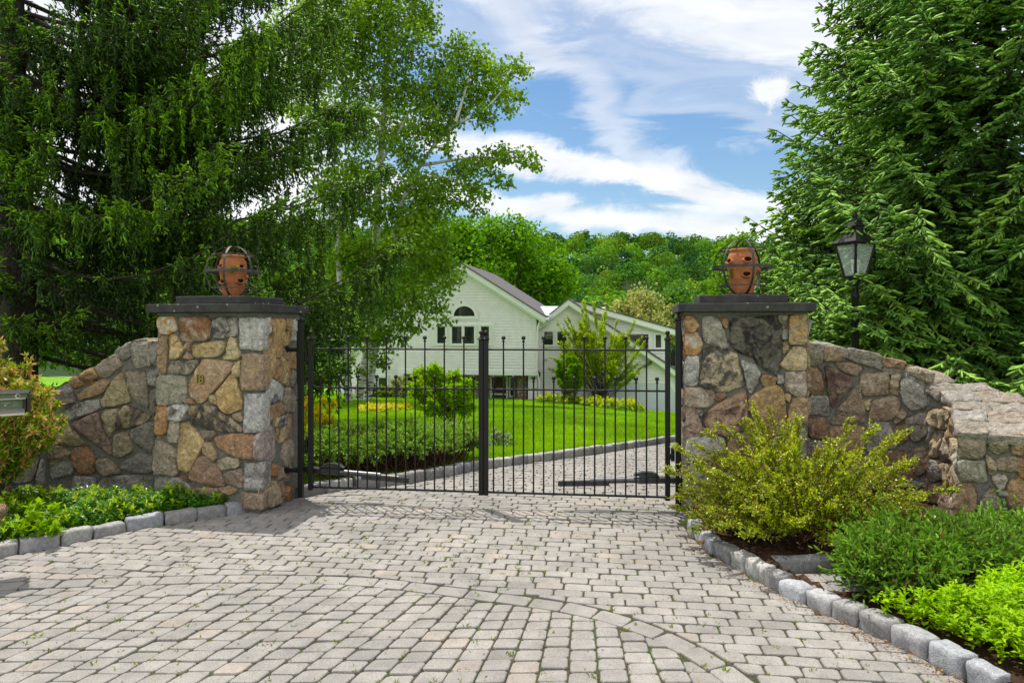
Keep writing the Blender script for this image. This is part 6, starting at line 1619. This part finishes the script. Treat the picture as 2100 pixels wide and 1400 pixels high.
# behind the gate
def mound(name, label, poly, ztop, n, L, R, cols, group=None, brown=0., stems=True, cat='shrub', soft=.35, base_z=None, k=2):
    """juniper: low spreading mass of feathery shoots over bare stems"""
    poly = np.asarray(poly, float); x0, y0 = poly.min(0); x1, y1 = poly.max(0); c = poly.mean(0)
    g = thing(name, label, cat, (c[0], c[1], (base_z if base_z is not None else gz(*c))), group)
    Q = []
    while len(Q) < n:
        q = np.column_stack([rng.uniform(x0, x1, n), rng.uniform(y0, y1, n)]); q = q[inpoly(q[:, 0], q[:, 1], poly)]; Q.extend(q.tolist())
    Q = np.array(Q[:n]); E = resample(np.vstack([poly, poly[:1]]), .06); dE = np.array([np.min(np.linalg.norm(E - q, axis=1)) for q in Q])
    prof = np.sqrt(np.clip(1 - (1 - np.clip(dE / soft, 0, 1)) ** 2, 0, 1))
    lump = np.array([mnoise.noise(Vector((q[0] * 2.6, q[1] * 2.6, 1.3))) for q in Q])
    gzz = ground(Q[:, 0], Q[:, 1]) if base_z is None else np.full(n, base_z)
    zt = (1 + .25 * np.array([mnoise.noise(Vector((q[0] * 6., q[1] * 6., 3.))) for q in Q])) * ztop * ((.70 + .30 * prof) if stems and base_z is None else (.45 + .55 * prof)) * (1 + .30 * lump)
    v = rng.random(n) ** .45; z = gzz + zt * (.74 + .26 * v if base_z is None else .42 + .58 * v) if stems else gzz + zt * (.05 + .95 * v)
    cen = np.append(c, 0); out = nrm(np.column_stack([Q - c, np.zeros(n)]))
    edge = 1 - prof[:, None]
    m = 9; P = []; D = []; T = []
    br = nrm(out * (.35 + .7 * edge) + rng.normal(0, .45, (n, 3)) + Z3 * ((.35 if base_z is None else .62) - .35 * edge))
    base = np.column_stack([Q, z]); ln = L * (2.2 if base_z is None else 3.0) * rng.uniform(.6, 1.3, n) * np.where(rng.random(n) < .12, 1.7, 1.)
    mb = MB(); A = base - br * ln[:, None] * .3; twigs(mb, A, base + br * ln[:, None], .0025, (.10, .06, .035))
    if stems:
        k2 = max(40, n // (6 if base_z is None else 12)); i = rng.integers(n, size=k2); s = np.column_stack([c + (Q[i] - c) * rng.uniform(.3, .9, (k2, 1)), np.zeros(k2)]); s[:, 2] = (ground(s[:, 0], s[:, 1]) if base_z is None else base_z)
        e = base[i]; md = (s + e) / 2 + rng.normal(0, .06, (k2, 3)); twigs(mb, s, md, .009, (.13, .07, .04)); twigs(mb, md, e, .006, (.13, .07, .04))
    mb.build('stems', M['stem'], g)
    for j in range(m):
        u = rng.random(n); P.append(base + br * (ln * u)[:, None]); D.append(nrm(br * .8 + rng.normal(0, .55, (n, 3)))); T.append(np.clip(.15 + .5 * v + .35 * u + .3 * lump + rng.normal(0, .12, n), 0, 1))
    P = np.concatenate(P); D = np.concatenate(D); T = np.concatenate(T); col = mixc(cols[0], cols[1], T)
    if brown: b_ = rng.random(len(T)) < brown; col[b_] = np.array([.20, .10, .04]) * rng.uniform(.7, 1.4, (b_.sum(), 1))
    mb = MB(); shoots(mb, P, D, L * rng.uniform(.6, 1.2, len(P)), R, col, k=k); mb.build('foliage', M['spruce'], g); print(name, len(P)); return g
JC = ((.055, .13, .025), (.26, .42, .075))
jp = np.array([KBp + np.array([-.05, .22]) for KBp in resample(KB[:6, :2], .4)] + [[-.52, 9.75], [-.85, 10.0], [-1.5, 9.5], [-2.3, 8.9], [-2.45, 8.0]])
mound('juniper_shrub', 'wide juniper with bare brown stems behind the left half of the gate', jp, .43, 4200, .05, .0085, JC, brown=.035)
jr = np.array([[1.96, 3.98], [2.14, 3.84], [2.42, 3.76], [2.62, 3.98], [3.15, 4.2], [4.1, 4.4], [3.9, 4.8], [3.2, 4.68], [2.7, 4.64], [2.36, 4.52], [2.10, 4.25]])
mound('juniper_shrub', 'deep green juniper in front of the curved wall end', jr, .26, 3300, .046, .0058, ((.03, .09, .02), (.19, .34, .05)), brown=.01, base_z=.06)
c0 = gp(935, 897); sc_ = c0[1] / F
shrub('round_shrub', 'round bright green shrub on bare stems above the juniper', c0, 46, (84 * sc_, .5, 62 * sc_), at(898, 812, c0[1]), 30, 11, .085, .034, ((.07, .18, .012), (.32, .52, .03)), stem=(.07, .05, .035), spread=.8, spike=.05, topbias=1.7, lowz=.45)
c0 = np.array([-2.62, 8.35, gz(-2.62, 8.35)])
shrub('golden_shrub', 'golden-leaved shrub in the gap beside the pillar numbered 18', c0, 40, (.42, .35, .52), c0 + [0, 0, .50], 22, 10, .05, .022, ((.26, .28, .015), (.60, .52, .04)), stem=(.12, .09, .05), topbias=1.2)
c0 = gp(1020, 918)
shrub('flower_clump', 'low white-flecked clump at the edge of the lawn', c0, 30, (.27, .2, .17), c0 + [0, 0, .10], 12, 8, .035, .022, ((.09, .17, .05), (.38, .45, .33)), topbias=1.5)
cb = gp(1235, 836); Y = cb[1]; s = Y / F
shrub('fan_shaped_tree', 'young tree of many thin upright stems in front of the garage', cb, 110, (84 * s, 1.5, 84 * s), at(1222, 740, Y), 26, 9, .14, .075, ((.11, .22, .016), (.36, .46, .045)), cat='tree', stem=(.07, .052, .04), spread=.30, spike=1.7, topbias=1.5, lowz=.4)
c0 = gp(1168, 832); c0 = c0 + np.array([0, .8, 0]); s = c0[1] / F
shrub('bushy_shrub', 'dense dark green shrub left of the fan-shaped tree', c0, 50, (28 * s, .7, 48 * s), at(1166, 775, c0[1]), 22, 8, .17, .10, ((.06, .15, .015), (.17, .31, .03)), lowz=.1, topbias=1.2)
def bed(name, label, poly, h, n, L, W, cols, kind=None, cat=None, mat='leaf', zf=None, dens_tip=.0, tipcol=None, up=.9, hv_=.35, layers=1):
    """low leafy planting: small whorls of leaves at the ends of short stems"""
    poly = np.asarray(poly, float); x0, y0 = poly.min(0); x1, y1 = poly.max(0); Q = []
    while len(Q) < n:
        q = np.column_stack([rng.uniform(x0, x1, n), rng.uniform(y0, y1, n)]); q = q[inpoly(q[:, 0], q[:, 1], poly)]; Q.extend(q.tolist())
    Q = np.array(Q[:n]); lump = np.array([mnoise.noise(Vector((q[0] * 4.5, q[1] * 4.5, 7.))) + .5 * mnoise.noise(Vector((q[0] * 11, q[1] * 11, 2.))) for q in Q])
    zb = zf(Q[:, 0], Q[:, 1]) if zf is not None else ground(Q[:, 0], Q[:, 1]); E = resample(np.vstack([poly, poly[:1]]), .06); dE = np.array([np.min(np.linalg.norm(E - q_, axis=1)) for q_ in Q]); pf = np.sqrt(np.clip(1 - (1 - np.clip(dE / (h * 1.3), 0, 1)) ** 2, 0, 1))
    z = zb + h * np.clip(1 + hv_ * lump * 1.6 + rng.normal(0, .16, n), .15, 2.) * (.30 + .70 * pf) * np.where(rng.random(n) < .35, rng.uniform(.35, .9, n), 1.)
    c = poly.mean(0); mb = MB(); k = 7; P = np.repeat(np.column_stack([Q, z]), k, 0); a = rng.random(n * k) * 2 * pi
    D = np.column_stack([np.cos(a), np.sin(a), rng.uniform(-.25, up, n * k)]); tip = (rng.random(n) < dens_tip * np.clip(1 + 2 * lump, .2, 3))
    P[:, 2] += rng.uniform(-.03, .02, n * k) * h * 6
    col = mixc(cols[0], cols[1], np.clip(.5 + .35 * lump.repeat(k) + rng.normal(0, .25, n * k), 0, 1))
    if tipcol is not None: t = tip.repeat(k); col[t] = np.array(tipcol) * rng.uniform(.8, 1.15, (t.sum(), 1)); P[t, 2] += .025; D[t, 2] += .7
    leaves(mb, P, D, nrm(np.tile(Z3, (n * k, 1)) + rdirs(n * k) * .45), L * rng.uniform(.7, 1.25, n * k), W * rng.uniform(.8, 1.2, n * k), col)
    inn = dE > h * .9; mb2 = np.column_stack([Q, zb])[inn]; twigs(mb, mb2, np.column_stack([Q, z - .01])[inn], .0022, (.06, .09, .03))
    o = mb.build(name, M[mat], loc=(c[0], c[1], float(np.mean(zb)))); tag(o, label, cat, kind=kind); return o
# leafy ground cover of the left bed, the lime-green planting on the right
lb_poly = np.vstack([KL[:, :2] + np.array([-.06, .10]), [[-2.6, 6.14], [-3.2, 6.30], [-3.6, 6.34], [-4.3, 6.2], [-5.0, 5.9], [-5.4, 5.3]]])
bed('ground_cover', 'glossy dark green ground cover filling the bed below the left wall', lb_poly, .15, 9500, .036, .016, ((.035, .11, .018), (.11, .25, .03)), kind='stuff', cat='ground cover', mat='gloss', dens_tip=.10, tipcol=(.30, .42, .02))
rb_poly = np.array([[1.97, 3.72], [2.16, 3.50], [2.26, 3.28], [2.36, 3.0], [2.5, 2.6], [4.4, 2.6], [4.4, 4.3], [3.2, 4.12], [2.72, 3.95], [2.5, 3.72]])
bed('ground_cover', 'lime green leafy ground cover inside the pale granite kerb', rb_poly, .16, 8200, .034, .015, ((.15, .31, .018), (.36, .54, .04)), kind='stuff', cat='ground cover', zf=lambda x, y: np.full(len(x), .06), up=1.2)
c0 = gp(40, 1110)
shrub('hydrangea_plant', 'low plant with broad bright leaves at the near corner of the left bed', (-3.55, 5.10, .05), 16, (.2, .16, .11), (-3.58, 5.12, .11), 6, 5, .06, .036, ((.08, .20, .015), (.24, .38, .03)), cat='plant', topbias=1.6)
mb = MB(); rock_box(mb, (-3.93, 5.04, .12), (.28, .24, .40), np.array([[.95, .3, 0], [-.3, .95, 0], [0, 0, 1]]), .5, .03, 8, 55., 6., (.24, .15, .10), (.30, .22, .16)); o = mb.build('boulder', M['stone'], loc=(-3.93, 5.04, 0)); tag(o, 'reddish brown boulder at the picture edge by the left kerb', 'boulder')
# beds near the house
q = gp(1250, 846); hb_ = np.array([gp(1085, 829)[:2], gp(1180, 833)[:2], gp(1250, 842)[:2], gp(1318, 850)[:2], gp(1322, 846)[:2] + [.2, 1.2], gp(1240, 836)[:2] + [0, 1.4], gp(1150, 828)[:2] + [0, 1.]])
bed('low_hedge', 'low clipped leafy border under the fan-shaped tree', hb_, .40, 1700, .14, .07, ((.05, .12, .012), (.16, .26, .02)), cat='hedge', dens_tip=.25, tipcol=(.38, .42, .03))
def px_bed(pts): return np.array([gp(x, y)[:2] for x, y in pts])
bed('yellow_border', 'yellow-leaved border strip on the lawn left of the round shrub', px_bed([(735, 843), (770, 838), (830, 836), (845, 842), (780, 849), (740, 848)]), .17, 420, .13, .07, ((.26, .30, .02), (.50, .46, .06)), cat='flower bed')
for x, y, rx, ry, cols, nm, lab in ((752, 812, 22, 20, ((.03, .075, .04), (.075, .14, .08)), 'foundation_shrub', 'blue-green shrub below the small left window of the house'), (822, 815, 26, 26, ((.16, .21, .09), (.38, .42, .25)), 'variegated_shrub', 'pale variegated shrub against the house wall'), (785, 818, 16, 14, ((.06, .12, .02), (.20, .28, .04)), 'foundation_shrub', 'small olive shrub between the blue-green one and the variegated one')):
    Yh = 40.5; c_ = at(x, y, Yh); b_ = np.array([c_[0], Yh, gz(c_[0], Yh)]); s = Yh / F
    shrub(nm, lab, b_, 34, (rx * s, .6, ry * s), b_ + [0, 0, ry * s * .7], 14, 8, .17, .10, cols, topbias=1.3, lowz=.02)

# ------------------------------------------------------------------ mulch bed and its chips
mp_ = np.vstack([KR[:8, :2] + np.array([.09, .03]), [[1.90, 4.0], [1.74, 4.50], [2.5, 4.56], [3.6, 4.62], [4.6, 4.9], [4.6, 6.4], [2.5, 6.2], PR0[:2] + pu[:2] * PW, PR0[:2] + np.array([.02, 0])]])
mz = lambda X, Y: .075 + .09 * np.clip((X - 1.5) / 2, 0, 1) + .012 * np.sin(X * 9 + Y * 5) + .010 * np.sin(X * 17 - Y * 13)
sheet('mulch_bed', 1.35, 4.7, 3.6, 6.4, 84, 70, mz, M['mulch'], holes=lambda X, Y: ~inpoly(X, Y, mp_))
sheet('soil_bed', 1.6, 6, 1.5, 4.6, 60, 50, lambda X, Y: .05 + 0 * X, M['mulch'], holes=lambda X, Y: ~inpoly(X, Y, np.vstack([KR[3:, :2] + np.array([.09, .0]), [[2.6, 1.5], [6, 1.5], [6, 4.6], [4, 4.6], [3.9, 4.35], [2.2, 4.30], [1.75, 4.2]]])))
sheet('leafy_bed', -8, -2.2, 3.4, 6.6, 60, 40, lambda X, Y: .03 + 0 * X, M['mulch'], holes=lambda X, Y: ~inpoly(X, Y, np.vstack([KL[:, :2] + np.array([-.03, .08]), [[-2.5, 6.4], [-8, 6.6], [-8, 3.4]]])))
n = 5200; Q = np.column_stack([rng.uniform(1.4, 4.6, n * 3), rng.uniform(4, 6.3, n * 3)]); Q = Q[inpoly(Q[:, 0], Q[:, 1], mp_)][:n]; n = len(Q)
mb = MB(); P = np.column_stack([Q, mz(Q[:, 0], Q[:, 1]) + rng.uniform(.002, .02, n)]); a = rng.random(n) * 2 * pi
leaves(mb, P, np.column_stack([np.cos(a), np.sin(a), rng.normal(0, .3, n)]), nrm(Z3 + rdirs(n) * .5), rng.uniform(.015, .045, n), rng.uniform(.006, .014, n), mixc((.030, .016, .010), (.17, .10, .065), rng.random(n) ** 1.5))
o = mb.build('bark_chips', M['chips'], loc=(2.5, 5, 0)); tag(o, 'brown bark chips spread over the mulch bed', 'mulch', kind='stuff')

# ------------------------------------------------------------------ grass, weeds and fallen bits
n = 330000; r_ = rng.random(n); Yg = 6.8 * (46 / 6.8) ** (r_ ** 1.15); Xg = (rng.uniform(560, 1480, n) - CX) / F * Yg
ok = ~inpoly(Xg, Yg, drive_poly); 
dKB = np.array([np.interp(Xg, KB[:, 0], KB[:, 1])])[0]; ok &= Yg > dKB + .16
Xg, Yg = Xg[ok], Yg[ok]; n = len(Xg); zg = ground(Xg, Yg) - .03; h = .065 * (1 + .5 * rng.random(n)) * (1 + Yg / 60) * (1 + .35 * np.array([mnoise.noise(Vector((x * 1.3, y * 1.3, 0))) for x, y in zip(Xg, Yg)]))
a = rng.random(n) * 2 * pi; w_ = .0055 * (1 + Yg / 9.); ln = rng.normal(0, .45, (n, 2))
V = np.stack([np.column_stack([Xg - np.cos(a) * w_, Yg - np.sin(a) * w_, zg]), np.column_stack([Xg + np.cos(a) * w_, Yg + np.sin(a) * w_, zg]), np.column_stack([Xg + ln[:, 0] * h, Yg + ln[:, 1] * h, zg + h + .02])], 1).reshape(-1, 3)
mb = MB(); mb.add(V, np.arange(3 * n).reshape(n, 3), c1=mixc((.12, .26, .014), (.28, .47, .030), np.clip(rng.normal(.5, .2, n) + .55 * np.array([mnoise.noise(Vector((x * .45, y * .3, 4.))) + .5 * mnoise.noise(Vector((x * 1.7, y * 1.1, 9.))) for x, y in zip(Xg, Yg)]), 0, 1)))
o = mb.build('grass', M['grass'], loc=(0, 12, 0)); tag(o, 'bright green mown grass of the sloping lawn', 'grass', kind='stuff')
mb = MB(); K = []
for k in range(3800):
    x = rng.uniform(-3.6, 2.2); y = rng.uniform(2.9, 6.6)
    d = math.hypot((x + .75) / 1.1, (y - 5.0) / .55)
    if rng.random() > .22 + .8 * math.exp(-d * d): continue
    if inpoly(x, y, drive_poly): K.append((x, y))
for x, y in K:
    j = rng.integers(3, 8); a = rng.random(j) * 2 * pi; s = rng.uniform(.35, 1.0) ** 1.5
    leaves(mb, np.tile([x, y, -.008], (j, 1)) + rng.normal(0, .006, (j, 3)) * [1, 1, 0], np.column_stack([np.cos(a), np.sin(a), rng.uniform(.3, 1.6, j)]), rdirs(j), .036 * s * rng.uniform(.6, 1.2, j), .008 * s, mixc((.09, .15, .02), (.24, .30, .04), rng.random(j)))
o = mb.build('weeds', M['leaf'], loc=(0, 5, 0)); tag(o, 'small weeds sprouting in the joints of the paving', 'weeds', kind='stuff')
mb = MB(); P = []
for k in range(700):
    i = rng.integers(len(KR) - 1); t = rng.random(); p = KR[i] * (1 - t) + KR[i + 1] * t; P.append([p[0] - abs(rng.normal(0, .07)), p[1] - abs(rng.normal(0, .03)), .004 + rng.random() * .01])
for k in range(420): P.append([rng.uniform(-3.5, 2), rng.uniform(2.9, 6), .004])
P = np.array(P); P = P[inpoly(P[:, 0], P[:, 1], drive_poly)]; n = len(P); a = rng.random(n) * 2 * pi
leaves(mb, P, np.column_stack([np.cos(a), np.sin(a), rng.normal(0, .15, n)]), nrm(Z3 + rdirs(n) * .3), rng.uniform(.008, .024, n), rng.uniform(.004, .010, n), mixc((.10, .035, .015), (.30, .17, .07), rng.random(n)))
o = mb.build('leaf_litter', M['chips'], loc=(1, 4, 0)); tag(o, 'brown leaf crumbs gathered in the paving joints and along the kerb', 'litter', kind='stuff')
mb = MB(); p = gp(1444, 1122) + np.array([-.02, 0, .012])
leaves(mb, np.array([p, p + [.012, -.01, .01], p + [0, .01, .015]]), np.array([[.4, .3, .5], [-.5, .2, .35], [.2, -.4, .5]]), np.array([[0, -.6, .8], [.3, -.5, .8], [-.4, -.3, .8]]), np.array([.075, .06, .05]), np.array([.04, .035, .03]), (.46, .28, .11))
o = mb.build('fallen_leaf', M['chips'], loc=tuple(p)); tag(o, 'curled tan fallen leaf lying against the pale granite kerb', 'leaf')
